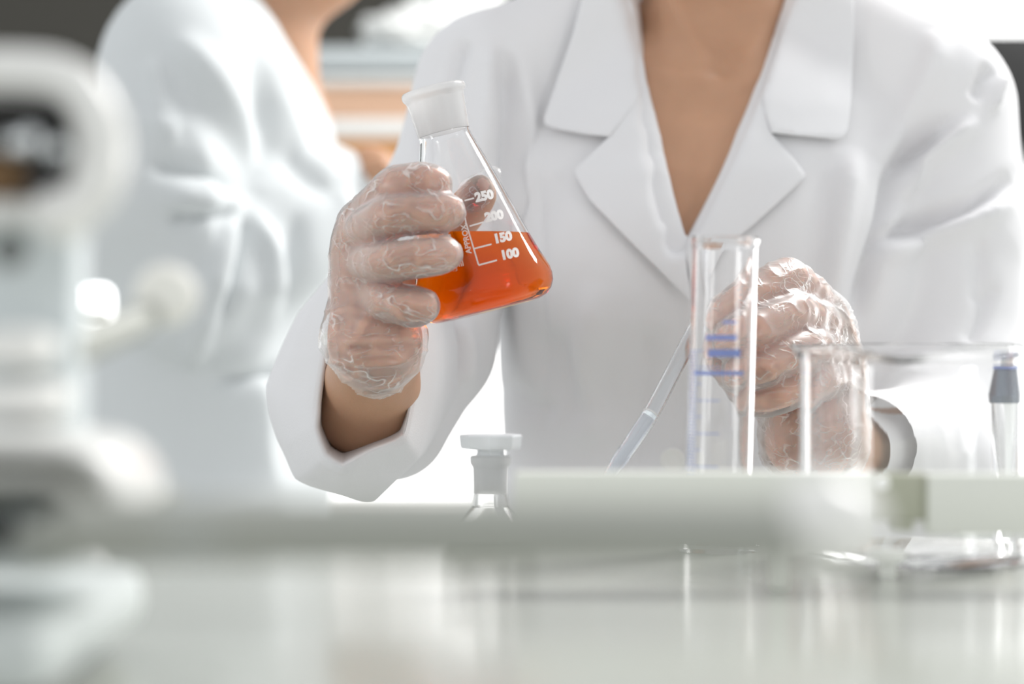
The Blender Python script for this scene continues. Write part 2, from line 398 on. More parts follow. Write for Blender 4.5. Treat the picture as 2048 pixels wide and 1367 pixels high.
def delete_faces(V, Q, mask):
    keep = ~mask[Q].any(1); Q = Q[keep]; used = np.unique(Q); mp_ = np.full(len(V), -1); mp_[used] = np.arange(len(used))
    return V[used], mp_[Q]

# ------------------------------------------------------------------ the room
TZ = CAMZ-0.116       # bench top height
WY = 4.3
def wz(py, d=WY): return CAMZ-(py-683.5)/F*d
struct = lambda o: tag(o, None, kind='structure')
struct(box('floor', (0, 1.9, -0.02), (5.0, 5.0, 0.04), FLOORM, bev=0))
z0, z1 = 0.70, wz(318)
struct(box('wall_back', (0, WY+0.06, z0/2), (5.0, 0.12, z0), WALLW, bev=0))
o = struct(box('wall_back_upper', (0, WY+0.06, (z1+2.6)/2), (5.0, 0.12, 2.6-z1), WALLD, bev=0))
o.name = 'wall_back.001'
# row of windows under the dark wall
wn_ = empty('window_1', (0, WY+0.06, z0), None, None); wn_['kind'] = 'structure'
for k in range(-2, 3):
    box('mullion', (k*1.15+0.45, WY+0.04, (z0+z1)/2), (0.05, 0.06, z1-z0), WHITEP, wn_, 0.004)
box('window_sill', (0, WY-0.02, z0+0.012), (5.0, 0.14, 0.024), WHITEP, wn_, 0.004)
for k in range(-2, 3):
    box('pane', (k*1.15+0.45-0.575, WY+0.05, (z0+z1)/2), (1.09, 0.004, z1-z0-0.03), PANE, wn_, 0)

# lab bench
bench = empty('lab_bench', (0.1, 0.85, 0), 'pale glossy laboratory bench top in the foreground', 'bench')
box('bench_top', (0.1, 0.83, TZ-0.015), (2.4, 1.2, 0.03), TABLE, bench, 0.003)
for sx in (-1.0, 1.2):
    for sy in (0.3, 1.36): box('leg', (sx, sy, (TZ-0.03)/2), (0.05, 0.05, TZ-0.03), GREYM, bench, 0.003)

# ------------------------------------------------------------------ background furniture
def bpx(name, x0, x1, y0, y1, d, depth, m, parent=None, bev=0.004):
    a = P(x0, y0, d); b_ = P(x1, y1, d)
    return box(name, ((a[0]+b_[0])/2, d+depth/2, (a[2]+b_[2])/2), (abs(b_[0]-a[0]), depth, abs(a[2]-b_[2])), m, parent, bev)
shelf = empty('shelving_unit', P(760, 330, 3.6), 'white shelving unit with pale wooden fronts behind the raised flask', 'shelf')
bpx('shelf_board', 470, 1180, 92, 140, 3.6, 0.3, GREYP, shelf)
bpx('shelf_board', 470, 1180, 152, 168, 3.58, 0.3, WHITEP, shelf)
bpx('drawer_front', 470, 1180, 172, 236, 3.6, 0.3, WOODP, shelf)['label'] = 'pale peach wooden front'
bpx('shelf_board', 470, 1180, 238, 272, 3.58, 0.32, WHITEP, shelf)
bpx('drawer_front', 470, 1180, 274, 312, 3.6, 0.3, WOODO, shelf)['label'] = 'orange wooden front'
bpx('side_post', 455, 470, 92, 1400, 3.58, 0.34, WHITEP, shelf)
bpx('side_post', 1180, 1195, 92, 1400, 3.58, 0.34, WHITEP, shelf)
# crumpled white bag on the shelf
def blob(name, c, r, m, seed, amp=0.25, parent=None, sc=9):
    bm = bmesh.new(); bmesh.ops.create_icosphere(bm, subdivisions=5, radius=1)
    v = np.array([x.co[:] for x in bm.verts]); bm.verts.index_update(); f = [[x.index for x in q.verts] for q in bm.faces]; bm.free()
    k = 1+amp*(ridge(v*2.2+3, seed, 2)-0.5)+amp*0.5*(ridge(v*5+3, seed+5, 2)-0.5)
    v = v*k[:, None]*np.array(r); v[:, 2] = np.maximum(v[:, 2], -r[2]*0.8)
    return mesh_obj(name, v+np.array(c), f, m, parent, origin=np.array(c) if parent is None else None)
o = blob('plastic_bag', P(835, 66, 3.68), (0.085, 0.07, 0.036), WHITEP, 3); tag(o, 'crumpled white plastic bag on top of the shelves behind', 'bag')
o = blob('plastic_bag', P(915, 22, 4.0), (0.075, 0.06, 0.07), WHITEP, 9); tag(o, 'taller white plastic bag right of the first, against the dark wall', 'bag')
# right side: ceiling lamp strip and dark cabinet
lampo = empty('ceiling_light', P(1990, 20, 3.4), 'bright white light panel at the top right corner', 'lamp')
a = P(1990, 15, 3.3)
box('housing', (a[0]+0.12, 3.4, a[2]+0.06), (0.62, 0.3, 0.03), WHITEP, lampo, 0.004)
box('diffuser', (a[0]+0.12, 3.36, a[2]+0.012), (0.60, 0.10, 0.07), GLOW, lampo, 0.01)
cab = empty('wall_cabinet', P(2050, 300, 3.9), 'black wall cabinet behind the woman on the right', 'cabinet')
bpx('body', 1820, 2400, 66, 300, 3.9, 0.3, BLACK, cab)
bpx('door', 1826, 2105, 72, 294, 3.88, 0.02, BLACK, cab); bpx('door', 2112, 2394, 72, 294, 3.88, 0.02, BLACK, cab)

# ------------------------------------------------------------------ people
TORSO = [(0.60, .151, 1.83, .185, .14), (0.72, .151, 1.82, .175, .13), (0.85, .151, 1.81, .157, .118), (0.95, .151, 1.805, .157, .122),
         (1.02, .151, 1.80, .160, .126), (1.08, .151, 1.80, .165, .128), (1.14, .151, 1.80, .165, .118), (1.19, .151, 1.805, .150, .095), (1.225, .151, 1.81, .115, .075), (1.25, .151, 1.815, .07, .06)]
def head(f, c, s=1.0, face=(0, -1)):
    fx, fy = face; c = np.array(c)
    def q(r, f_, u): return c+np.array([fx*f_-fy*r, fy*f_+fx*r, u])*s
    f.ell(q(0, 0, 0.02), np.array([0.075, 0.09, 0.10])*s, 0.01)
    f.ell(q(0, 0.03, -0.055), np.array([0.055, 0.058, 0.06])*s, 0.03)
    f.cone(q(0, 0.082, 0.005), q(0, 0.102, -0.022), 0.006*s, 0.011*s, 0.01)
    f.ell(q(0, 0.075, -0.055), np.array([0.022, 0.016, 0.007])*s, 0.006)
    for sd in (-1, 1):
        f.ell(q(sd*0.074, 0.0, -0.005), np.array([0.009, 0.016, 0.03])*s, 0.006)
    return q

def woman():
    base = P(1430, 683, 1.80); base[2] = 0
    root = empty('person', base, 'woman in white lab coat and clear gloves holding up the orange flask', 'person')
    # ---------------- skin body (trunk, neck, head)
    f = Field((-0.10, 1.62, 1.0), (0.40, 1.96, 1.52), 0.0035)
    rows = [(z, cx, cy_, a-.024, b_-.012) for z, cx, cy_, a, b_ in TORSO if z > 0.9]
    f.stack(rows, 0.01)
    nb = np.array([.151, 1.825, 1.20])
    f.cone(nb, nb+[0, -0.012, 0.13], .060, .050, .04)
    for sd in (-1, 1):
        f.cone(nb+[0, 0.01, 0.055], np.array([.151+sd*.10, 1.81, 1.185]), .036, .030, .03)
        f.cone(np.array([.151+sd*.022, 1.752, 1.205]), np.array([.151+sd*.10, 1.780, 1.215]), .012, .009, .02)   # collar bones
        f.cone(np.array([.151+sd*.016, 1.757, 1.218]), np.array([.151+sd*.048, 1.80, 1.33]), .010, .012, .018)      # neck tendons
    hc = np.array([.151, 1.80, 1.405]); head(f, hc)
    V, Q = f.mesh(); V = relax(V, Q, 2); N = vnorm(V, Q)
    V = strokes(V, N, [([(1450, 70), (1446, 110), (1442, 160)], 26, -.0035), ([(1330, -40), (1370, 50), (1422, 150)], 18, .003), ([(1575, -40), (1535, 50), (1475, 150)], 18, .003),
                       ([(1425, 168), (1360, 150), (1290, 140)], 18, .0025), ([(1470, 168), (1520, 150), (1590, 130)], 18, .0025), ([(1340, 200), (1400, 215), (1480, 210)], 26, -.003),
                       ([(1360, 10), (1440, 22), (1520, 8)], 5, -.0006), ([(1392, 300), (1385, 400), (1375, 470)], 18, -.002)])
    body_parts = [(V, Q)]
    # ---------------- right hand (image left)
    fing = {
        'index': ([(722, 442, 1.488), (784, 374, 1.452), (838, 364, 1.444), (876, 369, 1.448)], [.0108, .0090, .0082, .0074]),
        'middle': ([(714, 478, 1.482), (772, 434, 1.444), (846, 425, 1.438), (899, 424, 1.443)], [.0118, .0102, .0097, .0086]),
        'ring': ([(714, 528, 1.480), (770, 522, 1.444), (838, 513, 1.435), (893, 508, 1.441)], [.0112, .0098, .0094, .0085]),
        'pinky': ([(720, 580, 1.482), (766, 600, 1.454), (814, 610, 1.444), (850, 612, 1.446)], [.0105, .0088, .0082, .0075]),
        'thumb': ([(784, 640, 1.515), (845, 520, 1.556), (918, 438, 1.556), (968, 380, 1.545)], [.0145, .0126, .0126, .0105])}
    wr = (752, 690, 1.480); el = (792, 850, 1.68)
    def hand(f, infl, kf, kp, fing, wr, el, cuff=0.0, rw=.0255, re=.031, mid=None):
        W = P(*wr)
        for nm in ('index', 'middle', 'ring', 'pinky'):
            p = P(*fing[nm][0][0]); q = W+(p-W)*0.25
            f.cone(p, q, fing[nm][1][0]+.001+infl, .016+infl, 0.012+kp)
        p0 = P(*fing['index'][0][0]); p1 = P(*fing['pinky'][0][0])
        f.cone(p0+(W-p0)*.3, p1+(W-p1)*.3, .012+infl, .012+infl, .015)
        f.cone(P(*fing['thumb'][0][0]), W, .015+infl, .020+infl, .015)
        f.cone(P(*fing['thumb'][0][0]), p0+(W-p0)*.25, .010+infl, .010+infl, .015)     # web to the thumb
        E = P(*el); t = 1.0
        nv = np.array([0, 0.45, 0.9]); nv /= np.linalg.norm(nv)
        if mid is None: f.cone(W, E, rw+infl+cuff, re+infl+cuff, .018)
        else:
            M2 = P(*mid[:3]); f.cone(W, M2, rw+infl+cuff, mid[3]+infl, .018); f.cone(M2, E, mid[3]+infl, re+infl, .018)
        for nm in fing:
            g = Field(f.lo, f.lo, f.h); g.ax = f.ax; g.D = np.full(f.D.shape, 0.2, np.float32)
            pts, rs = fing[nm]; pts = [P(*q) for q in pts]; rs = [r+infl for r in rs]
            arc_ = np.array(pts); cp = spline(arc_, 13); cl = arc_[np.minimum((np.arange(13)/4).astype(int), 2)]
            lin = np.array([np.array([np.interp(q, range(4), arc_[:, j]) for j in range(3)]) for q in np.linspace(0, 3, 13)])
            cp = cp*.55+lin*.45; rr = spline([[r] for r in rs], 13)[:, 0]
            g.chain(list(cp), list(rr), .004+kf)
            f.smin(tuple([slice(None)]*3), g.D, .0022+kf)
    lo = P(630, 1010, 1.40); hi = P(1010, 300, 1.72)
    lo[0] = P(630, 0, 1.75)[0]; hi[0] = P(1015, 0, 1.4)[0]; hi[1] = 1.72; lo[1] = 1.415; lo[2] = P(0, 1010, 1.72)[2]; hi[2] = P(0, 310, 1.5)[2]
    hi[0] = max(hi[0], P(1015, 0, 1.6)[0]); lo = np.minimum(lo, P(640, 0, 1.6)*[1, 0, 0]+lo*[0, 1, 1]); hi = np.maximum(hi, lo+.02)
    f = Field(lo, hi, 0.0013); hand(f, 0, 0, 0, fing, wr, el, mid=(740, 812, 1.575, .0345))
    V, Q = f.mesh(); V = relax(V, Q, 2); body_parts.append((V, Q))
    hi2 = hi.copy(); hi2[1] = 1.60
    f = Field(lo, hi2, 0.0012); hand(f, .0009, .0022, .002, fing, wr, el, 0.0025, mid=(740, 812, 1.575, .0345))
    f.ell(P(990, 354, 1.547), [.006, .006, .007], .008)      # empty tip of the thumb film
    # slack film round the wrist
    f.cone(P(690, 655, 1.475), P(668, 690, 1.490), .010, .006, .012)
    GV, GQ = f.mesh(); GV = relax(GV, GQ, 2)
    N = vnorm(GV, GQ); W = P(*wr); E = P(738, 818, 1.575); ax = (E-W)/np.linalg.norm(E-W)
    s_ = (GV-W)@ax
    x, y = pxy(GV)
    wrist = np.clip((y-600)/50, 0, 1)*np.clip((870-x)/20, 0, 1)
    st = np.array([1.0, 1.0, 1.0])
    GV += N*(0.0006*(ridge(GV*90*st, 1, 4)-.3)+wrist*0.0018*(ridge(GV*np.array([45, 45, 130]), 4, 3)-.3))[:, None]
    cut = s_ > 0.009+0.004*(noise(GV*70, 3)-.5)+0.006*np.cos((x-760)/28)
    GV, GQ = delete_faces(GV, GQ, cut)
    big_mesh('glove', GV, GQ, GLOVE, root)
    # ---------------- left hand (image right)
    fing2 = {
        'index': ([(1650, 622, 1.565), (1574, 556, 1.512), (1486, 602, 1.482), (1412, 640, 1.492)], [.0115, .0100, .0088, .0078]),
        'middle': ([(1668, 662, 1.562), (1590, 625, 1.500), (1506, 662, 1.468), (1446, 684, 1.474)], [.0118, .0105, .0095, .0084]),
        'ring': ([(1678, 708, 1.558), (1606, 696, 1.492), (1530, 730, 1.470), (1474, 748, 1.478)], [.0112, .0100, .0092, .0083]),
        'pinky': ([(1678, 755, 1.552), (1622, 758, 1.496), (1562, 785, 1.480), (1514, 798, 1.486)], [.0105, .0088, .0082, .0075]),
        'thumb': ([(1610, 830, 1.515), (1530, 785, 1.532), (1452, 722, 1.515), (1402, 690, 1.508)], [.0150, .0120, .0108, .0090])}
    wr2 = (1615, 880, 1.535); el2 = (1850, 900, 1.665)
    lo = np.array([P(1370, 0, 1.45)[0], 1.44, P(0, 1120, 1.7)[2]]); hi = np.array([P(1960, 0, 1.7)[0], 1.73, P(0, 500, 1.5)[2]])
    f = Field(lo, hi, 0.0015); hand(f, 0, 0, 0, fing2, wr2, el2, rw=.024, re=.030)
    V, Q = f.mesh(); V = relax(V, Q, 2); body_parts.append((V, Q))
    hi2 = hi.copy(); hi2[0] = P(1760, 0, 1.56)[0]; hi2[1] = 1.62
    f = Field(lo, hi2, 0.0013); hand(f, .0012, .003, .003, fing2, wr2, el2, 0.0035, rw=.026)
    GV, GQ = f.mesh(); GV = relax(GV, GQ, 2); N = vnorm(GV, GQ)
    GV += N*(0.0011*(ridge(GV@np.array([[60, 0, -30], [0, 60, 0], [30, 0, 120]]), 2, 3)-.3))[:, None]
    W = P(*wr2); dn = np.array([-.05, 0.25, -.96]); s_ = (GV-W)@dn
    x, y = pxy(GV)
    E2 = P(1880, 975, 1.68); ax2 = (E2-W)/np.linalg.norm(E2-W); s2 = (GV-W)@ax2
    cut = (s2 > 0.022+0.006*(noise(GV*60, 8)-.5))
    GV, GQ = delete_faces(GV, GQ, cut)
    big_mesh('glove', GV, GQ, GLOVE, root)
    # join skin
    off = 0; VV = []; QQ = []
    mats = []
    for i, (V, Q) in enumerate(body_parts):
        VV.append(V); QQ.append(Q+off); off += len(V)
        W_ = P(*wr) if i == 1 else P(*wr2); E_ = P(738, 818, 1.575) if i == 1 else P(*el2); c_ = V[Q].mean(1)
        if i == 2: E_ = P(1880, 975, 1.68)
        mats += [0]*len(Q) if i == 0 else list((((c_-W_)@((E_-W_)/np.linalg.norm(E_-W_))) < .004).astype(int))  # forearm faces get the darker skin, cuff shade put into the colour
    bd = big_mesh('body', np.concatenate(VV), np.concatenate(QQ), SKIN, root)
    bd.data.materials.append(SKINH); bd.data.polygons.foreach_set('material_index', np.array(mats, np.int32)[:len(bd.data.polygons)])
    # eyes, brows, lips, hair (above the frame)
    for sd in (-1, 1):
        ball('eye', hc+[sd*.031, -.078, .004], .0115, INK, bd, (1, 1, .6)); ball('pupil', hc+[sd*.031, -.0865, .004], .0045, HAIR, bd)
        tube('eyebrow', [hc+[sd*.015, -.086, .024], hc+[sd*.032, -.086, .029], hc+[sd*.05, -.072, .024]], [.002, .003, .001], HAIR, bd, n_=10, seg=8)
    f = Field(hc-[.12, .12, .14], hc+[.12, .16, .15], .004)
    f.ell(hc+[0, .012, .028], [.086, .094, .106], 0)
    sl, X, Y, Z = f.win(f.lo, hc+[.12, .16, .15])
    f.D[sl] = np.maximum(f.D[sl], (-(Y-(hc[1]-.052))+(-(Z-(hc[2]+.0)))*0.55)*0.9)
    f.ell(hc+[0, .105, .01], [.045, .045, .045], .015)
    V, Q = f.mesh(); V = relax(V, Q, 2); N = vnorm(V, Q); V += N*(.002*ridge(V*[60, 60, 12], 5, 2))[:, None]
    big_mesh('hair', V, Q, HAIR, root)

    # ---------------- coat
    f = Field((-0.14, 1.55, 0.60), (0.42, 1.98, 1.30), 0.0032)
    f.stack(TORSO, 0.01)
    for sd in (-1, 1): f.ell((.151+sd*.062, 1.702, 1.065), (.062, .032, .062), .035)
    sR = P(972, 168, 1.785); mR = P(905, 420, 1.745); eR = P(848, 690, 1.72)
    sL = P(1882, 215, 1.79); mL = P(1898, 470, 1.76); eL = P(1890, 790, 1.72)
    for s_, px0 in ((sR, -1), (sL, 1)):
        f.cone(nb+[0, 0.005, 0.035], s_+[0, 0, -.003], .040, .048, .03)
    f.cone(P(1590, 30, 1.81), P(1850, 172, 1.79), .046, .052, .02); f.cone(P(1270, 20, 1.81), P(1010, 150, 1.79), .046, .047, .02)
    f.chain([sR, mR, eR], [.050, .0535, .047], .010)
    f.cone(eR, P(778, 838, 1.665), .047, .042, .02)
    f.chain([sL, mL, eL], [.056, .054, .052], .010)
    f.chain([eL, P(1860, 915, 1.66), P(1690, 885, 1.55)], [.052, .050, .0335], .02)
    # hollow sleeve mouth (left arm)
    A = P(1630, 880, 1.545); sl, X, Y, Z = f.win(A-[.09, .09, .09], P(1800, 890, 1.60)+[.05, .06, .06])
    a = A.astype(np.float32); B = P(1800, 905, 1.60); ab = (B-A); L2 = ab@ab
    t = np.clip(((X-a[0])*ab[0]+(Y-a[1])*ab[1]+(Z-a[2])*ab[2])/L2, 0, 1)
    d = np.sqrt((X-a[0]-t*ab[0])**2+(Y-a[1]-t*ab[1])**2+(Z-a[2]-t*ab[2])**2)-.0272
    f.D[sl] = np.maximum(f.D[sl], -d)
    axl = ab/np.linalg.norm(ab); M = P(1652, 880, 1.54)
    f.D[sl] = np.maximum(f.D[sl], -((X-M[0])*axl[0]+(Y-M[1])*axl[1]+(Z-M[2])*axl[2]))
    # neckline: V wedge removed right through the front
    zt = lambda py: CAMZ-(py-683.5)/F*1.70
    xt = lambda px: (px-1024)/F*1.70
    ys = [-260, -60, 0, 150, 300, 400, 492]; xl = [1235, 1262, 1278, 1297, 1324, 1346, 1367]; xr = [1630, 1605, 1582, 1530, 1462, 1412, 1368]
    zz = f.ax[2]; pyz = 683.5-(zz-CAMZ)/1.70*F
    lft = np.interp(pyz, ys, xl, right=1500); rgt = np.interp(pyz, ys, xr, right=1200)
    lft = np.where(pyz > 492, 1e4, lft); L_ = (lft-1024)/F*1.70; R_ = (rgt-1024)/F*1.70
    X = f.ax[0][:, None, None]; Y = f.ax[1][None, :, None]
    dd = np.minimum(X-L_[None, None, :], R_[None, None, :]-X)      # >0 inside the V
    wedge = np.minimum(dd, (1.80-Y))
    f.D[:] = np.maximum(f.D, wedge)
    V, Q = f.mesh(); V = relax(V, Q, 2, .5); N = vnorm(V, Q)
    fold = [
        ([(1912, 228), (1850, 275), (1798, 330), (1764, 455), (1728, 578), (1712, 650)], 17, -.012),
        ([(1960, 235), (1900, 285), (1840, 340), (1800, 400)], 16, .007),
        ([(2025, 350), (1950, 405), (1850, 442), (1757, 482)], 16, -.010),
        ([(2030, 395), (1950, 440), (1860, 475), (1770, 520)], 20, .006),
        ([(1960, 470), (1960, 560), (1955, 610)], 16, -.004),
        ([(1990, 560), (1960, 640), (1935, 690)], 14, -.005),
        ([(1880, 60), (1860, 150), (1800, 260), (1760, 330)], 30, .005),
        ([(1712, 290), (1690, 420), (1668, 560), (1655, 700)], 26, .006),
        ([(1650, 300), (1640, 420), (1618, 600)], 30, -.004),
        ([(1985, 130), (1965, 160), (1950, 200)], 12, -.006), ([(2010, 150), (1995, 185), (1985, 225)], 10, .006),
        ([(930, 75), (915, 130), (905, 200)], 14, -.006), ([(985, 90), (975, 200), (968, 330)], 18, .005),
        ([(1010, 90), (1020, 220), (1015, 420), (1000, 560)], 18, -.008),
        ([(1050, 140), (1060, 300), (1055, 520), (1040, 780)], 24, .005),
        ([(860, 190), (840, 260), (850, 330)], 14, -.005),
        ([(1085, 340), (1090, 560), (1085, 900)], 5, -.0015),
        ([(1100, 650), (1130, 760), (1180, 860)], 30, -.005),
        ([(1200, 560), (1170, 740), (1180, 900)], 34, .006),
        ([(1375, 560), (1382, 700), (1360, 960)], 10, .003),
        ([(1300, 640), (1290, 800), (1270, 960)], 30, -.005),
        ([(1000, 760), (1040, 800), (1120, 830)], 24, -.004),
        ([(910, 640), (930, 700), (925, 780)], 22, .006), ([(880, 650), (890, 740), (880, 800)], 16, -.006)]
    V = strokes(V, N, [(a_, b_, c_*1.5) for a_, b_, c_ in fold]); N = vnorm(V, Q)
    V += N*(.0022*(noise(V*22, 4)-.5)+.0016*(ridge(V*14, 6, 2)-.4))[:, None]
    V = relax(V, Q, 1, .5)
    big_mesh('lab_coat', V, Q, COAT, root)
    CV, CN = V, vnorm(V, Q)
    # depth map of the coat front for laying the collar on it
    x, y = pxy(CV); mk_ = (CN[:, 1] < -.1)
    gx = ((x[mk_]-1000)/6).astype(int); gy = ((y[mk_]+60)/6).astype(int); dv = CV[mk_, 1]
    DM = np.full((180, 130), np.nan); ok = (gx >= 0) & (gx < 180) & (gy >= 0) & (gy < 130)
    for a_, b_, c_ in zip(gx[ok], gy[ok], dv[ok]):
        if not DM[a_, b_] < c_: DM[a_, b_] = c_
    for _ in range(60):
        if not np.isnan(DM).any(): break
        p = np.pad(DM, 1, constant_values=np.nan)
        st_ = np.stack([p[:-2, 1:-1], p[2:, 1:-1], p[1:-1, :-2], p[1:-1, 2:]]); 
        with np.errstate(all='ignore'):
            import warnings; warnings.simplefilter('ignore'); av = np.nanmean(st_, 0)
        DM = np.where(np.isnan(DM), av, DM)
    for _ in range(10):
        p = np.pad(DM, 1, mode='edge'); DM = (p[:-2, 1:-1]+p[2:, 1:-1]+p[1:-1, :-2]+p[1:-1, 2:]+2*DM)/6
    def depth_at(px, py):
        u = np.clip((px-1000)/6-.5, 0, 178.99); v = np.clip((py+60)/6-.5, 0, 128.99); i = int(u); j = int(v); a_, b_ = u-i, v-j
        return (DM[i, j]*(1-a_)+DM[min(i+1, 179), j]*a_)*(1-b_)+(DM[i, min(j+1, 129)]*(1-a_)+DM[min(i+1, 179), min(j+1, 129)]*a_)*b_
    def cloth(name, poly, inner, off0, off1, label=None, th=.0016):
        """flap: outline in image points laid on the chest; lift goes off0 at the inner edge to off1 at the free edge"""
        poly = np.array(poly, float); inner = np.array(inner, float)
        bm = bmesh.new(); dense = []
        for i in range(len(poly)):
            a_, b_ = poly[i], poly[(i+1) % len(poly)]; k = max(1, int(np.hypot(*(b_-a_))/8))
            for j in range(k): dense.append(a_+(b_-a_)*j/k)
        dense = np.array(dense)
        # interior grid points + outline triangulated by Delaunay
        from mathutils.geometry import delaunay_2d_cdt
        x0, y0 = dense.min(0); x1, y1 = dense.max(0); pts = [Vector(p) for p in dense]; n0 = len(pts)
        def inside(q):
            c = False; k = len(dense); j = k-1
            for i in range(k):
                if (dense[i][1] > q[1]) != (dense[j][1] > q[1]) and q[0] < (dense[j][0]-dense[i][0])*(q[1]-dense[i][1])/(dense[j][1]-dense[i][1])+dense[i][0]: c = not c
                j = i
            return c
        for yy in np.arange(y0, y1, 9):
            for xx in np.arange(x0, x1, 9):
                if np.min(np.hypot(dense[:, 0]-xx, dense[:, 1]-yy)) > 5 and inside((xx, yy)): pts.append(Vector((xx, yy)))
        vs, es, fs, *_ = delaunay_2d_cdt(pts, [], [list(range(n0))], 1, 1e-5)
        V = []
        for q in vs:
            di = min(np.hypot(*(np.array(q)-s_)) for s_ in spline(inner, 40))
            lift = off0+(off1-off0)*min(1, di/90)
            V.append(P(q[0], q[1], depth_at(q[0], q[1])-lift))
        o = mesh_obj(name, V, fs, COAT, root)
        for me_f in [o.data]:
            bm.from_mesh(me_f); bmesh.ops.recalc_face_normals(bm, faces=bm.faces)
            if sum(f_.normal.y for f_ in bm.faces) > 0: bmesh.ops.reverse_faces(bm, faces=bm.faces)
            bm.to_mesh(me_f); bm.free()
        so = o.modifiers.new('thickness', 'SOLIDIFY'); so.thickness = th; so.offset = -1
        bv = o.modifiers.new('edge', 'BEVEL'); bv.width = .0005; bv.segments = 1; bv.limit_method = 'ANGLE'; bv.angle_limit = 1.0
        if label: o['label'] = label
        return o
    # image-left lapel and collar, image-right lapel and collar
    cloth('lapel', [(1299, 160), (1325, 305), (1347, 405), (1369, 492), (1376, 560), (1382, 604), (1352, 574), (1300, 522), (1236, 458), (1178, 398), (1150, 352), (1147, 338), (1160, 326), (1218, 272), (1240, 230)],
          [(1299, 160), (1369, 492), (1380, 604)], .0095, .0085)
    cloth('lapel', [(1524, 178), (1462, 300), (1412, 400), (1368, 492), (1380, 560), (1440, 505), (1510, 446), (1570, 392), (1608, 356), (1612, 348), (1590, 318), (1545, 268)],
          [(1524, 178), (1368, 492)], .0095, .0055)
    cloth('collar', [(1262, -60), (1278, 0), (1288, 90), (1300, 168), (1226, 262), (1218, 272), (1170, 268), (1108, 256), (1090, 248), (1087, 236), (1112, 165), (1145, 70), (1165, -10), (1180, -60)],
          [(1262, -60), (1278, 0), (1300, 168)], .011, .010)
    cloth('collar', [(1603, -60), (1582, 0), (1556, 90), (1522, 180), (1532, 230), (1544, 264), (1600, 270), (1672, 277), (1686, 274), (1696, 258), (1703, 200), (1708, 60), (1707, -60)],
          [(1603, -60), (1582, 0), (1522, 180)], .011, .009)
    # buttons
    def button(px, py, d, r=.0085, ax=(0, -1, 0)):
        return lathe('button', P(px, py, d), ax, [(0, 0), (0, r), (.0015, r), (.0022, r*.8), (.0014, r*.55), (.0014, 0)], WHITEP, root, seg=24, closed=False)
    button(1345, 920, depth_at(1345, 700)-.004)
    button(655, 678, 1.497, .0045, (-.7, -.7, 0))

    # ---------------- right cuff, rings given as (x, y, depth)
    rings = [
        # inside of the sleeve
        [(735, 620, 1.60), (800, 650, 1.59), (812, 720, 1.585), (810, 790, 1.575), (795, 850, 1.565), (740, 880, 1.56), (688, 905, 1.555), (660, 890, 1.56), (645, 845, 1.57), (648, 790, 1.58), (665, 700, 1.59), (685, 640, 1.60)],
        # mouth edge
        [(745, 585, 1.560), (812, 618, 1.556), (832, 690, 1.545), (824, 755, 1.533), (805, 868, 1.515), (748, 898, 1.508), (687, 931, 1.502), (651, 910, 1.504), (632, 855, 1.512), (636, 810, 1.520), (653, 700, 1.537), (668, 600, 1.556)],
        [(745, 578, 1.562), (820, 612, 1.558), (845, 690, 1.547), (836, 765, 1.535), (813, 884, 1.517), (750, 915, 1.510), (686, 944, 1.504), (643, 922, 1.506), (622, 860, 1.514), (628, 806, 1.522), (646, 698, 1.539), (658, 592, 1.558)],
        [(752, 560, 1.590), (850, 600, 1.585), (868, 700, 1.575), (866, 790, 1.565), (838, 915, 1.545), (775, 975, 1.535), (690, 972, 1.530), (610, 950, 1.535), (572, 885, 1.545), (560, 800, 1.560), (600, 660, 1.578), (655, 566, 1.590)],
        [(755, 548, 1.625), (870, 590, 1.62), (884, 700, 1.61), (880, 800, 1.60), (850, 905, 1.58), (748, 1003, 1.572), (680, 988, 1.568), (592, 955, 1.57), (556, 880, 1.578), (535, 770, 1.59), (598, 628, 1.615), (660, 552, 1.625)],
        [(762, 545, 1.68), (890, 580, 1.68), (915, 690, 1.68), (920, 792, 1.675), (858, 880, 1.665), (765, 975, 1.655), (700, 965, 1.655), (625, 930, 1.655), (590, 860, 1.66), (580, 770, 1.67), (630, 640, 1.68), (690, 560, 1.68)]]
    NR = 120
    def poly_ring(r):
        p = np.array([P(*q) for q in r]); n_ = len(p); t = np.linspace(0, n_, NR, endpoint=False); i = t.astype(int); f_ = (t-i)[:, None]
        return (p[i % n_]*(1-f_)+p[(i+1) % n_]*f_)*.6+spline(p, NR, True)*.4
    R = [poly_ring(r) for r in rings]
    # crisp plies along the length
    for ri, r in enumerate(R):
        for k in range(NR):
            a_ = k/NR*12; am = [.0, .0004, .0004, .0006, .0008, .0008][ri]
            c = r.mean(0); dvec = r[k]-c; dvec[1] = 0; dvec /= np.linalg.norm(dvec)+1e-9
            r[k] = r[k]+dvec*am*(math.sin(a_*1.9+ri*.7)+.5*math.sin(a_*4.1+ri*1.3))
    SUB = 7; rows = []
    Rc = np.array(R); S_ = len(R)
    for s_ in np.linspace(0, S_-1, (S_-1)*SUB+1):
        i = min(int(s_), S_-2); t = s_-i; rows.append(Rc[i]*(1-t)+Rc[i+1]*t if i != 3 else Rc[i]*(1-t)+Rc[i+1]*t)
    rows = np.array(rows); rows[:, :, :] = rows
    V = rows.reshape(-1, 3); Fq = []
    for i in range(len(rows)-1):
        for k in range(NR): Fq.append([i*NR+k, i*NR+(k+1) % NR, (i+1)*NR+(k+1) % NR, (i+1)*NR+k])
    V = relax(V, np.array(Fq), 1, .4)
    N = vnorm(V, np.array(Fq)); V += N*(.0015*(ridge(V*16, 3, 2)-.4))[:, None]
    o = mesh_obj('sleeve_cuff', V, Fq, COAT, root)
    so = o.modifiers.new('thickness', 'SOLIDIFY'); so.thickness = .0014; so.offset = 0
    return root, depth_at
root, depth_at = woman()

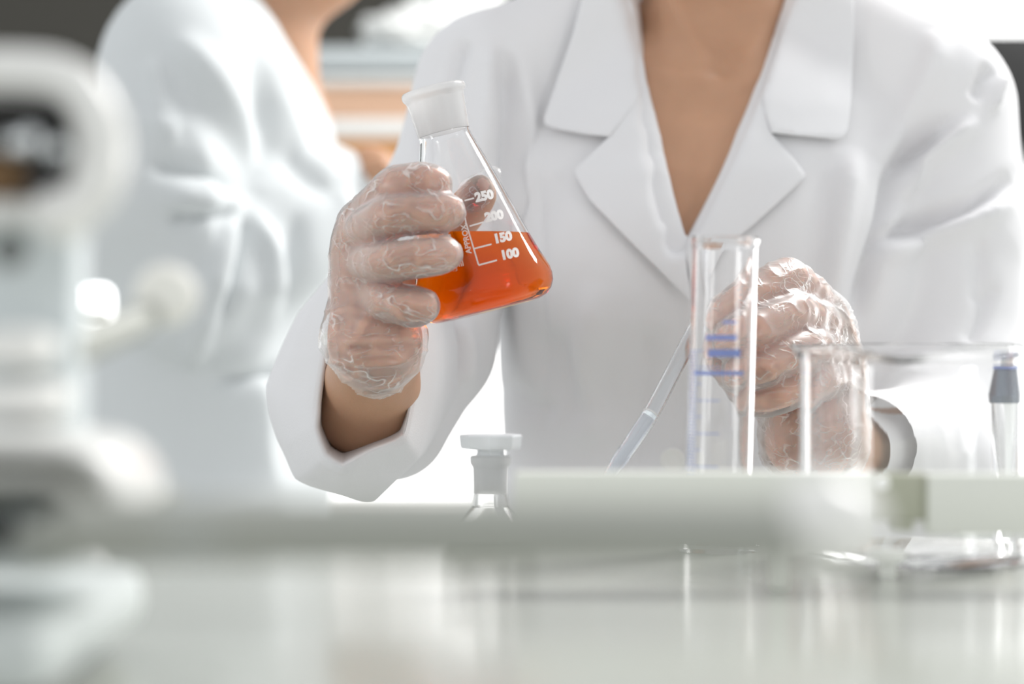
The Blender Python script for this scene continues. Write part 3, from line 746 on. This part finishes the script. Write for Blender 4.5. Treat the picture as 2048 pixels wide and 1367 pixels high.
# ------------------------------------------------------------------ the conical flask
FA = np.array([math.sin(math.radians(14.2)), 0, -math.cos(math.radians(14.2))])
FT = P(865, 176, 1.496); FS = 1.496/F
OUT = [(92, 52.5), (98, 51.5), (106, 53), (130, 60), (170, 72.5), (212, 85), (270, 101), (333, 118.5), (362, 127.5), (385, 135.5), (402, 141), (416, 142.5), (430, 140.5), (444, 133), (454, 121), (459, 106)]
def rad_at(t): return np.interp(t, [0]+[a for a, _ in OUT], [60]+[b_ for _, b_ in OUT])
flask = empty('conical_flask', FT+FA*459*FS, 'tilted glass conical flask of orange liquid held up in a gloved hand', 'flask')
TH = 3.6
inner = [(t, r-TH) for t, r in OUT[:-3]]+[(438, 131), (447, 119), (452, 98), (450, 60), (449, 0.0)]
outer_p = OUT+[(460, 96), (457, 60), (456, 0.0)]
sm = lambda pr: [(t*FS, r*FS) for t, r in pr]
prof = sm(outer_p[::-1])+sm(inner)
g_o = lathe('glass_body', FT, FA, prof, FGLASS, flask, seg=96, closed=False, autos=70)
bm = bmesh.new(); bm.from_mesh(g_o.data)       # close the top lip between outer and inner wall
neck = sm([(92.5, 52.3), (60, 55), (24, 58.5), (19, 60.5), (15, 64), (10, 65.5), (4, 65), (0, 62), (0, 56), (10, 53.5), (60, 50), (92.5, 47.3)])
lathe('ground_neck', FT, FA, neck, FROST, flask, seg=96, closed=True, autos=60)['label'] = 'frosted ground glass neck'
# join lips
be = [e for e in bm.edges if e.is_boundary]
if be:
    try: bmesh.ops.bridge_loops(bm, edges=be)
    except Exception: pass
bmesh.ops.recalc_face_normals(bm, faces=bm.faces); bm.to_mesh(g_o.data); bm.free()
# liquid: shares the inner wall of the glass below the level surface
zl = P(0, 467, 1.496)[2]-world_of(flask)[2]
bm = bmesh.new(); bm.from_mesh(g_o.data)
bmesh.ops.bisect_plane(bm, geom=bm.verts[:]+bm.edges[:]+bm.faces[:], plane_co=(0, 0, zl), plane_no=(0, 0, 1))
kill = []
ft = FT-world_of(flask)
for fc in bm.faces:
    q = np.array(fc.calc_center_median())-ft; t = q@FA; r = np.linalg.norm(q-t*FA)
    if fc.calc_center_median().z < zl and t < 453.5*FS and r < (rad_at(t/FS)-TH*.5)*FS: kill.append(fc)
bmesh.ops.delete(bm, geom=kill, context='FACES'); bm.to_mesh(g_o.data); bm.free()
liq = lathe('orange_liquid', FT, FA, sm(inner), LIQ_WALL, flask, seg=96, closed=False, autos=70)
liq['label'] = 'clear orange liquid with a level surface'
liq.data.materials.append(LIQ)
bm = bmesh.new(); bm.from_mesh(liq.data)
bmesh.ops.bisect_plane(bm, geom=bm.verts[:]+bm.edges[:]+bm.faces[:], plane_co=(0, 0, zl), plane_no=(0, 0, 1), clear_outer=True)
bmesh.ops.remove_doubles(bm, verts=bm.verts, dist=1e-7)
be = [e for e in bm.edges if e.is_boundary]; r_ = bmesh.ops.contextual_create(bm, geom=be)
bmesh.ops.recalc_face_normals(bm, faces=bm.faces)
for fc in bm.faces:
    if fc.normal.z > .98 and abs(fc.calc_center_median().z-zl) < 1e-5: fc.material_index = 1; fc.smooth = False
bm.to_mesh(liq.data); bm.free()
liq.data.set_sharp_from_angle(angle=math.radians(35))

def on_flask(px, py, lift=.00025):
    px = np.asarray(px, float); py = np.asarray(py, float); U, Vv = None, None
    best = np.full(px.shape, 1.496); done = np.zeros(px.shape, bool)
    for d in np.arange(1.440, 1.498, .00012):
        q = np.stack([(px-1024)/F*d, np.full(px.shape, d), CAMZ-(py-683.5)/F*d], -1)-FT
        t = q@FA; rr = np.linalg.norm(q-t[..., None]*FA, axis=-1)
        hit = (~done) & (rr < rad_at(t/FS)*FS+lift); best[hit] = d; done |= hit
    return np.stack([(px-1024)/F*best, best, CAMZ-(py-683.5)/F*best], -1)
TEXTS = {}
def text_mesh(s, bold=.012):
    if s in TEXTS: return TEXTS[s]
    cu = bpy.data.curves.new('t', 'FONT'); cu.body = s; cu.size = 1; cu.offset = bold; cu.align_x = 'LEFT'; cu.resolution_u = 3
    ob = bpy.data.objects.new('t', cu); COL.objects.link(ob); dg = bpy.context.evaluated_depsgraph_get()
    me = ob.evaluated_get(dg).to_mesh(); V = np.array([v.co[:2] for v in me.vertices]); Fc = [list(p.vertices) for p in me.polygons]
    ob.evaluated_get(dg).to_mesh_clear(); bpy.data.objects.remove(ob); bpy.data.curves.remove(cu); TEXTS[s] = (V, Fc); return V, Fc
def flask_print(name, V2, Fc, label=None):
    """thin enamel: front face mapped on the wall, with a rim of thickness"""
    top = on_flask(V2[:, 0], V2[:, 1], .0003)
    return mesh_obj(name, top, Fc, INK, flask, smooth=False)
def put_text(s, x, y, size, ang, bold=.012, name='printed_number'):
    V, Fc = text_mesh(s, bold); c, sn = math.cos(ang), math.sin(ang)
    X = x+size*(V[:, 0]*c+V[:, 1]*sn); Y = y+size*(V[:, 0]*sn-V[:, 1]*c)     # ang clockwise on screen
    return flask_print(name, np.stack([X, Y], 1), Fc)
ta = math.radians(-12)
for s, x, y in (('250', 953, 402), ('200', 973, 442), ('150', 990, 485), ('100', 1004, 518)):
    put_text(s, x-1, y+1, 24.5, ta, .065)['label'] = 'white printed number %s' % s
put_text('APPROX. VOL', 943, 506, 15.5, math.radians(-101), .025, 'printed_words')['label'] = 'white printed words reading up the wall'
put_text('ml', 913, 534, 16, ta, .02, 'printed_words'); put_text('1.3', 905, 543, 9, ta, .01, 'printed_words')
def strip(name, pts, wd):
    c = []; Fc = []; V = []
    for i in range(len(pts)-1):
        a = np.array(pts[i], float); b_ = np.array(pts[i+1], float); k = max(2, int(np.hypot(*(b_-a))/4)); d = (b_-a)/np.hypot(*(b_-a)); nn = np.array([-d[1], d[0]])*wd/2
        for j in range(k+1):
            q = a+(b_-a)*j/k; V += [q-nn, q+nn]
            if j: L0 = len(V); Fc.append([L0-4, L0-3, L0-1, L0-2])
    return flask_print(name, np.array(V), Fc)
strip('scale_line', [(929, 430), (932, 445), (957, 529)], 3)
for a_, b_ in (((929, 401), (948, 396)), ((939, 452), (967, 444)), ((948, 497), (983, 488)), ((957, 530), (994, 520))): strip('scale_tick', [a_, b_], 3.2)
strip('label_patch', [(878, 475), (902, 472)], 9)

# ------------------------------------------------------------------ glassware on the bench
def glass_lathe(name, org, outer, th, m, parent, bottom=.003, seg=80, mod=None, autos=50):
    inner_ = [(max(t, bottom), max(r-th, 0)) for t, r in outer if t > bottom]
    pr = [(0, 0)]+outer+inner_[::-1]+[(bottom, 0)]
    return lathe(name, org, (0, 0, 1), pr, m, parent, seg=seg, closed=False, mod=mod, autos=autos)
# measuring cylinder
c0 = P(1434, 683, 1.33); c0[2] = TZ
cyl = empty('measuring_cylinder', c0, 'tall clear measuring cylinder with blue graduations, left of the beaker', 'measuring cylinder')
axc = np.array([math.sin(math.radians(1.5)), 0, 1.0]); axc /= np.linalg.norm(axc)
H_ = P(0, 474, 1.33)[2]-TZ; rc = .0180
pr = [(0, 0), (0, .022), (.004, .023), (.007, .021), (.010, rc+.001), (.014, rc), (H_-.006, rc), (H_-.002, rc+.0012), (H_, rc+.0006), (H_, rc-.0008), (H_-.004, rc-.0016), (.018, rc-.0016), (.013, rc-.005), (.012, 0)]
lathe('glass_tube', c0, axc, pr, GLASS, cyl, seg=80, closed=False)
def arc(name, org, z, a0, a1, r, hgt, m, parent, n_=10):
    V = []; Fc = []
    for k in range(n_+1):
        a = a0+(a1-a0)*k/n_
        for zz_ in (0, hgt): V.append(org+axc*(z+zz_)+np.array([math.cos(a), math.sin(a), 0])*r)
        if k: L0 = len(V); Fc.append([L0-4, L0-2, L0-1, L0-3])
    return V, Fc
V = []; Fc = []
k = 0
for z in np.arange(.030, H_-.062, .0018):
    long_ = k % 10 == 0; mid_ = k % 5 == 0
    v, fc = arc('g', c0, z, math.radians(-172), math.radians(-172+(75 if long_ else 42 if mid_ else 30)), rc+.00015, .0005, BLUE, cyl)
    Fc += [[i+len(V) for i in q] for q in fc]; V += v; k += 1
o = mesh_obj('graduation_marks', V, Fc, BLUE, cyl, smooth=False); o['kind'] = 'stuff'; o['label'] = 'fine blue graduation lines'
for zz_, hh_, a0, a1 in ((.108, .004, -120, -62), (.117, .0028, -125, -70), (.098, .0022, -150, -55), (.126, .0016, -95, -72)):
    v, fc = arc('g', c0, zz_, math.radians(a0), math.radians(a1), rc+.0002, hh_, BLUE, cyl, 14)
    mesh_obj('printed_band', v, fc, BLUE, cyl, smooth=False)

# beaker
bc = P(1832, 683, 1.275); bc[2] = TZ+.0003
beaker = empty('beaker', bc, 'wide clear glass beaker with a pouring lip at the right', 'beaker')
rb = .0612; Hb = P(0, 688, 1.275)[2]-TZ
po = [(0, rb-.008), (.002, rb-.004), (.008, rb), (Hb-.012, rb), (Hb-.007, rb+.001), (Hb-.004, rb+.003), (Hb-.0022, rb+.0052), (Hb-.001, rb+.0058), (Hb, rb+.0052)]
ang0 = math.radians(-104)
def spout(q, i, a, u, v, ax):
    dirv = u*math.cos(a)+v*math.sin(a); ang = math.atan2(dirv[1], dirv[0]); dlt = (ang-ang0+math.pi) % (2*math.pi)-math.pi
    g_ = math.exp(-(dlt/.30)**2); hgt = q[2]-bc[2]; up = max(0, (hgt-(Hb-.016))/.016)
    return q+dirv*(.009*g_*up**1.5)-np.array([0, 0, 1])*(.0068*g_*up**2)
glass_lathe('glass_wall', bc, po, .0019, GLASS, beaker, .0035, 112, spout)

# stoppered flask at the centre
s0 = P(981, 683, 1.395); s0[2] = TZ
sf = empty('stoppered_flask', s0, 'small clear volumetric flask with a flat white stopper in the centre', 'flask')
k_ = 1.395/F; zt_ = lambda py: CAMZ-(py-683.5)*k_-TZ
po = [(0, .024), (.003, .0285), (.008, .030), (zt_(1050), .021), (zt_(1010), .0108), (zt_(986), .0099)]
po = sorted(po)
glass_lathe('glass_body', s0, po, .0014, GLASS, sf, .003, 56)
lathe('ground_neck', s0, (0, 0, 1), [(zt_(985), .0099), (zt_(935), .0102), (zt_(926), .0118), (zt_(912), .0120), (zt_(910), .0104), (zt_(985), .0088)], FROST, sf, seg=56)
lathe('stopper', s0, (0, 0, 1), [(zt_(980), 0), (zt_(980), .0074), (zt_(912), .0084), (zt_(900), .0078), (zt_(897), .0170), (zt_(890), .0176), (zt_(872), .0182), (zt_(868), .0176), (zt_(868), 0)], STOPP, sf, seg=8, closed=False, autos=30)

# transfer pipette held in the left hand
p_ = [P(1418, 606, 1.500), P(1385, 668, 1.492), P(1340, 755, 1.465), P(1300, 830, 1.450), P(1258, 893, 1.438), P(1228, 936, 1.430), P(1206, 975, 1.424), P(1186, 1040, 1.418)]
pip = empty('pipette', p_[-1], 'clear plastic transfer pipette slanting down from the left gloved fingers', 'pipette')
def hollow(name, pts, ro, ri, m, parent, n_=60, seg=28):
    c = spline(pts, n_); a_ = spline([[x] for x in ro], n_)[:, 0]; b_ = spline([[x] for x in ri], n_)[:, 0]
    rowsv = []; pu = None
    fr_ = []
    for i in range(n_):
        d = c[min(i+1, n_-1)]-c[max(i-1, 0)]; d /= np.linalg.norm(d)
        if pu is None: _, u, v = frame(d)
        else: u = pu-d*np.dot(pu, d); u /= np.linalg.norm(u); v = np.cross(d, u)
        pu = u; fr_.append((u, v))
    V = []; seq = [(i, a_[i]) for i in range(n_)]+[(i, b_[i]) for i in range(n_-1, -1, -1)]
    for i, r in seq:
        u, v = fr_[i]
        for k in range(seg): t = 2*math.pi*k/seg; V.append(c[i]+(u*math.cos(t)+v*math.sin(t))*r)
    M_ = len(seq); Fc = [[i*seg+k, i*seg+(k+1) % seg, ((i+1) % M_)*seg+(k+1) % seg, ((i+1) % M_)*seg+k] for i in range(M_) for k in range(seg)]
    return mesh_obj(name, V, Fc, m, parent, autos=60)
hollow('barrel', p_, [.0050, .0050, .0050, .0050, .0049, .0042, .0030, .0012], [.0041, .0041, .0041, .0041, .0040, .0033, .0022, .0005], PLAST, pip)
lq = spline(p_[3:7], 20)
WATER = mat('clear_water', (0.93, 0.96, 1), 0.0, trans=1.0, ior=1.33)
tube('water', list(lq[::3]), [.0041, .0041, .0040, .0038, .0034, .0028, .0022][:len(lq[::3])], WATER, pip, seg=24, n_=30)
lathe('filling_line', p_[3], p_[3]-p_[4], [(0, .0051), (.0004, .0052), (.0008, .0051)], INK, pip, seg=28, closed=False)

# dark capped vial behind the beaker
v0 = P(2034, 683, 1.40); v0[2] = TZ
vial = empty('glass_vial', v0, 'slim clear vial with dark metal cap behind the beaker at the right edge', 'vial')
kv = 1.40/F; zv = lambda py: CAMZ-(py-683.5)*kv-TZ
glass_lathe('glass_tube', v0, [(0, .0105), (.002, .0115), (zv(800), .0115), (zv(790), .0105)], .0012, GLASS, vial, .003, 40)
lathe('cap', v0, (0, 0, 1), [(zv(805), 0), (zv(805), .013), (zv(790), .0135), (zv(740), .0100), (zv(736), .0090), (zv(736), 0)], mat('blued_steel', (.16, .19, .23), .3, metal=.9), vial, seg=40, closed=False)
lathe('coloured_ring', v0, (0, 0, 1), [(zv(738), .0104), (zv(736), .0106), (zv(734), .0098)], BLUE, vial, seg=40)
lathe('cap_tip', v0, (0, 0, 1), [(zv(736), 0), (zv(736), .0055), (zv(718), .005), (zv(716), 0)], WHITEP, vial, seg=24, closed=False)

# ------------------------------------------------------------------ long rack in front of the glassware
RY = 1.13
rk = empty('tube_rack', P(1650, 1184, RY)*[1, 1, 0]+[0, 0, TZ], 'long pale green-grey rack rail crossing in front of the glassware', 'rack')
bpx('rail', 1030, 1752, 944, 1084, RY, 0.016, RAILM, rk, .0015); bpx('rail', 1856, 2330, 948, 1070, RY, 0.016, RAILM, rk, .0015)
bpx('clip', 1750, 1858, 946, 1042, RY+.004, 0.010, RAILG, rk, .002)
bpx('clip', 1785, 1830, 1040, 1062, RY+.004, 0.010, RAILG, rk, .002)
ball('highlight_ball', P(1765, 965, RY-.002), .0032, WHITEP, rk)  # white ball added in place of a blurred highlight
for x in (1560, 2230): bpx('foot', x-16, x+16, 1060, 683.5+.116*F/RY, RY+.001, 0.014, RAILM, rk, .001)
st = P(1776, 1080, 1.20); st[2] = TZ
o = lathe('bottle_stopper', st, (0, 0, 1), [(0, 0), (0, .004), (.006, .0045), (.0075, .0085), (.013, .009), (.014, 0)], WHITEP, None, seg=32, closed=False)
tag(o, 'small white round stopper on the bench below the rail gap', 'stopper')

# ------------------------------------------------------------------ microscope, far left and close to the camera
MD = 0.78
mb_ = P(90, 683, MD); mb_[2] = TZ
mic = empty('microscope', mb_, 'large blurred white microscope at the far left in the foreground', 'microscope')
def sweep(name, pts, wd, dp, m, n_=40):
    """flat banded arm: rounded box section swept along image points"""
    c = spline([[p[0], p[1]] for p in pts], n_); wv = spline([[x] for x in wd], n_)[:, 0]; V = []; Fc = []; seg = 16
    for i in range(n_):
        d = c[min(i+1, n_-1)]-c[max(i-1, 0)]; d /= np.hypot(*d); nn = np.array([-d[1], d[0]])
        for k in range(seg):
            a = 2*math.pi*k/seg; ca, sa = math.cos(a), math.sin(a); e = .6
            q = c[i]+nn*wv[i]*np.sign(ca)*abs(ca)**e
            pt = P(q[0], q[1], MD); pt[1] += dp*np.sign(sa)*abs(sa)**e; V.append(pt)
    for i in range(n_-1):
        for k in range(seg): Fc.append([i*seg+k, i*seg+(k+1) % seg, (i+1)*seg+(k+1) % seg, (i+1)*seg+k])
    Fc += [list(range(seg))[::-1], [(n_-1)*seg+k for k in range(seg)]]
    return mesh_obj(name, V, Fc, m, mic, autos=60)
sweep('arm', [(-420, 150), (-150, 148), (40, 146), (140, 165), (195, 235), (205, 320), (178, 395), (120, 432)], [46, 46, 47, 49, 50, 50, 46, 42], .012, WENAM)
ball('arm_end', P(128, 428, MD), .0092, WENAM, mic, (1.1, 2, 1))
bpx('nosepiece', -200, 128, 202, 246, MD-.012, .03, BLACK, mic, .002)
bpx('turret_housing', -200, 150, 230, 400, MD+.016, .01, DGREY, mic, .004)
bpx('objective_body', -120, 46, 300, 396, MD+.004, .01, BRASS, mic, .004)
lathe('objective', P(92, 240, MD), (.08, 0, -1), [(0, 0), (0, .0026), (.008, .003), (.016, .006), (.023, .006), (.026, .003), (.026, 0)], BLACK, mic, seg=36, closed=False)
for k_, (x_, y_, r_0) in enumerate(((25, 286, .0032), (60, 280, .0042), (116, 300, .0036))): ball('chrome_screw', P(x_, y_, MD-.012), r_0, CHROME, mic)
bpx('slide_holder', -120, 50, 396, 446, MD, .03, WENAM, mic, .003)
lathe('focus_knob', P(18, 505, MD-.02), (.25, -1, .1), [(0, 0), (0, .0055), (.012, .0055), (.014, .004), (.014, 0)], DGREY, mic, seg=32, closed=False)
bpx('pillar', -160, 150, 430, 1120, MD+.03, .03, mat('pale_blue_enamel', (.62, .67, .68), .4, noise=.03), mic, .004)
bpx('condenser', -60, 95, 655, 735, MD, .03, WENAM, mic, .006)
bpx('condenser', -60, 120, 760, 840, MD, .03, WENAM, mic, .006)
o = bpx('glow_patch', 140, 222, 570, 672, 1.02, .01, GLOW, mic, .004); o['label'] = 'small glowing square standing in for a bright highlight'  # glowing square added in place of a specular highlight
bpx('patch_bracket', 100, 140, 590, 650, 1.02, .012, GREYM, mic, .002)  # bracket for the added glowing square
bpx('patch_bracket', -20, 110, 610, 632, .90, .14, GREYM, mic, .002)
lathe('coarse_knob', P(335, 590, .92), (.05, -1, 0), [(-.012, 0), (-.012, .006), (0, .006), (0, .0118), (.009, .0118), (.012, .009), (.012, 0)], mat('ivory_plastic', (.85, .84, .79), .35, noise=.02), mic, seg=40, closed=False)
tube('knob_axle', [P(335, 590, .93), P(280, 640, .90), P(120, 700, .82)], [.005, .006, .008], GREYM, mic)
sweep('stage', [(-300, 885), (-60, 880), (120, 882), (220, 900), (268, 955), (280, 1010)], [24, 24, 24, 26, 28, 24], .045, WENAM)
sweep('stage_frame', [(-300, 950), (0, 945), (130, 950), (190, 985), (200, 1040)], [22, 22, 22, 20, 16], .035, WENAM)
bpx('stage_block', -300, 330, 985, 1010, MD+.02, .04, GREYM, mic, .003)
ball('dark_knob', P(-12, 1055, MD-.05), .006, BLACK, mic)
sweep('base_bracket', [(-200, 1120), (60, 1118), (140, 1110), (200, 1080), (210, 1030)], [20, 20, 18, 16, 14], .03, mat('pale_grey_enamel', (.60, .64, .63), .4, noise=.03))
a = P(160, 1125, .92); b_ = P(210, 1222, .92)
tube('stage_lever', [a, (a+b_)/2, b_], [.0085, .0090, .0085], mat('white_gloss_plastic', (.93, .93, .92), .3, noise=.02), mic, n_=12)
ball('lever_tip', b_, .0085, MATS['white_gloss_plastic'], mic); ball('lever_tip', a, .0085, MATS['white_gloss_plastic'], mic)
bpx('base', -420, 90, 1250, 683.5+.116*F/MD, MD-.06, .2, MATS['pale_grey_enamel'], mic, .008)
lathe('bokeh_disc', P(380, 1070, .61), (.3, -1, 0), [(0, 0), (0, .0082), (.0012, .0082), (.0012, 0)], PLAST, mic, seg=40, closed=False)  # clear disc added in place of a small highlight's blurred oval
# long side rod and its rounded white end
tube('side_rod', [P(150, 1060, .70), P(700, 1062, .68), P(1200, 1064, .665), P(1640, 1066, .65)], [.0092, .0092, .0092, .0088], GREYM, mic, n_=30)
lathe('rod_end', P(1570, 1048, .655), (1, -.03, 0), [(0, 0), (0, .011), (.004, .0132), (.014, .0136), (.022, .010), (.026, .005), (.027, 0)], WENAM, mic, seg=40, closed=False)
tube('rod_holder', [P(150, 1060, .70), P(100, 1080, .74), P(60, 1090, .80)], [.007, .008, .008], GREYM, mic, n_=12)

# ------------------------------------------------------------------ second worker, turned to the right
def worker(base, label, face, skincol_y, specs):
    pass
wb = P(430, 683, 2.35); wb[2] = 0
w2 = empty('person', wb, 'blurred worker in white lab coat turned right behind the microscope', 'person')
D2 = 2.35
def Q2(px, py, dd=0.0): 
    q = P(px, py, D2); q[1] += dd; return q
f = Field((Q2(60, 0)[0]-.02, D2-.30, 0.62), (Q2(800, 0)[0]+.02, D2+.26, Q2(0, -40)[2]+.16), .006)
k2 = D2/F
def row(py, x0, x1, b_): return (CAMZ-(py-683.5)*k2, ((x0+x1)/2-1024)*k2, D2+.02, (x1-x0)/2*k2, b_)
rows = [row(1600, 90, 640, .15), row(1100, 90, 650, .16), row(700, 110, 640, .17), row(480, 130, 655, .175), row(300, 190, 668, .17), row(160, 270, 640, .15), row(70, 330, 600, .12), row(10, 400, 560, .07)]
f.stack(rows, .02, 2.2)
f.chain([Q2(385, 190, -.13), Q2(345, 420, -.16), Q2(420, 560, -.14)], [.070, .068, .062], .03)
f.chain([Q2(420, 560, -.14), Q2(560, 470, -.08), Q2(690, 385, -.04)], [.062, .06, .04], .03)
f.chain([Q2(420, 190, .13), Q2(420, 420, .15), Q2(500, 500, .14), Q2(700, 400, .06)], [.075, .07, .06, .04], .02)
f.cone(Q2(385, 150, -.10), Q2(490, 20, 0), .06, .055, .04)
# collar opening
sl, X, Y, Z = f.win(f.lo, f.lo+np.array(f.D.shape)*f.h)
pxx = (1024+X/k2); pyy = 683.5-(Z-CAMZ)/k2
xl = np.interp(pyy, [-60, 0, 60, 260], [490, 515, 560, 668]); cutd = np.minimum((pxx-xl)*k2*.8, (270-pyy)*k2)
f.D[:] = np.maximum(f.D, np.broadcast_to(cutd, f.D.shape).astype(np.float32)-.0)
V, Q = f.mesh(); V = relax(V, Q, 2); N = vnorm(V, Q)
V = strokes(V, N, [([(330, 395), (420, 400), (485, 410)], 18, .014), ([(300, 330), (400, 350), (480, 400)], 16, -.012), ([(485, 410), (440, 520), (400, 650), (380, 740)], 16, .014),
                   ([(490, 420), (470, 520), (430, 640)], 14, -.014), ([(500, 420), (540, 520), (520, 640), (430, 745)], 20, .016), ([(300, 110), (320, 200), (330, 300)], 16, .010),
                   ([(340, 70), (420, 160), (500, 290), (520, 400)], 30, .014), ([(500, 60), (520, 200), (510, 380)], 26, -.014), ([(580, 60), (630, 200), (660, 330)], 14, .010),
                   ([(330, 440), (400, 430), (470, 420)], 14, -.012), ([(600, 420), (560, 560), (470, 700)], 22, -.01), ([(560, 300), (620, 360), (690, 390)], 24, -.010),
                   ([(420, 760), (520, 750), (640, 755)], 14, -.014)])
N = vnorm(V, Q); V += N*(.016*(ridge(V*8, 4, 2)-.4))[:, None]; V = relax(V, Q, 1)
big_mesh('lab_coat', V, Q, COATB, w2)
f = Field((Q2(420, 0)[0], D2-.16, CAMZ+.10), (Q2(830, 0)[0], D2+.16, Q2(0, -40)[2]+.28), .005)
nb2 = Q2(500, 60); f.cone(nb2, Q2(560, -110), .062, .05, .03)
f.cone(Q2(520, 110), Q2(600, 240), .05, .03, .03)
hc2 = Q2(575, -210); q_ = head(f, hc2, 1.0, (1, 0))
f.cone(Q2(680, 390, -.04), Q2(745, 345, -.04), .022, .024, .01)
for k, (xx, yy) in enumerate(((790, 350), (788, 362), (782, 374), (775, 384))): f.chain([Q2(745, 350, -.06+.015*k), Q2(770, 346+k*6, -.065+.015*k), Q2(xx, yy, -.06+.015*k)], [.011, .009, .0075], .004)
f.chain([Q2(730, 340, -.04), Q2(752, 325, -.05), Q2(775, 325, -.055)], [.012, .010, .008], .004)
V, Q = f.mesh(); V = relax(V, Q, 2); bd2 = big_mesh('body', V, Q, SKIN, w2)
for sd in (-1, 1): ball('eye', q_(sd*.031, .078, .004), .0115, INK, bd2, (1, 1, .6)); ball('pupil', q_(sd*.031, .0865, .004), .0045, HAIR, bd2)
f = Field(hc2-[.16, .12, .14], hc2+[.12, .12, .15], .005); f.ell(hc2+[-.014, 0, .03], [.094, .086, .104], 0)
sl, X, Y, Z = f.win(f.lo, hc2+.2); f.D[sl] = np.maximum(f.D[sl], ((X-(hc2[0]+.05))-(Z-hc2[2])*.5)*.9); f.ell(hc2+[-.10, 0, -.02], [.04, .04, .05], .02)
V, Q = f.mesh(); V = relax(V, Q, 2); big_mesh('hair', V, Q, HAIR, w2)
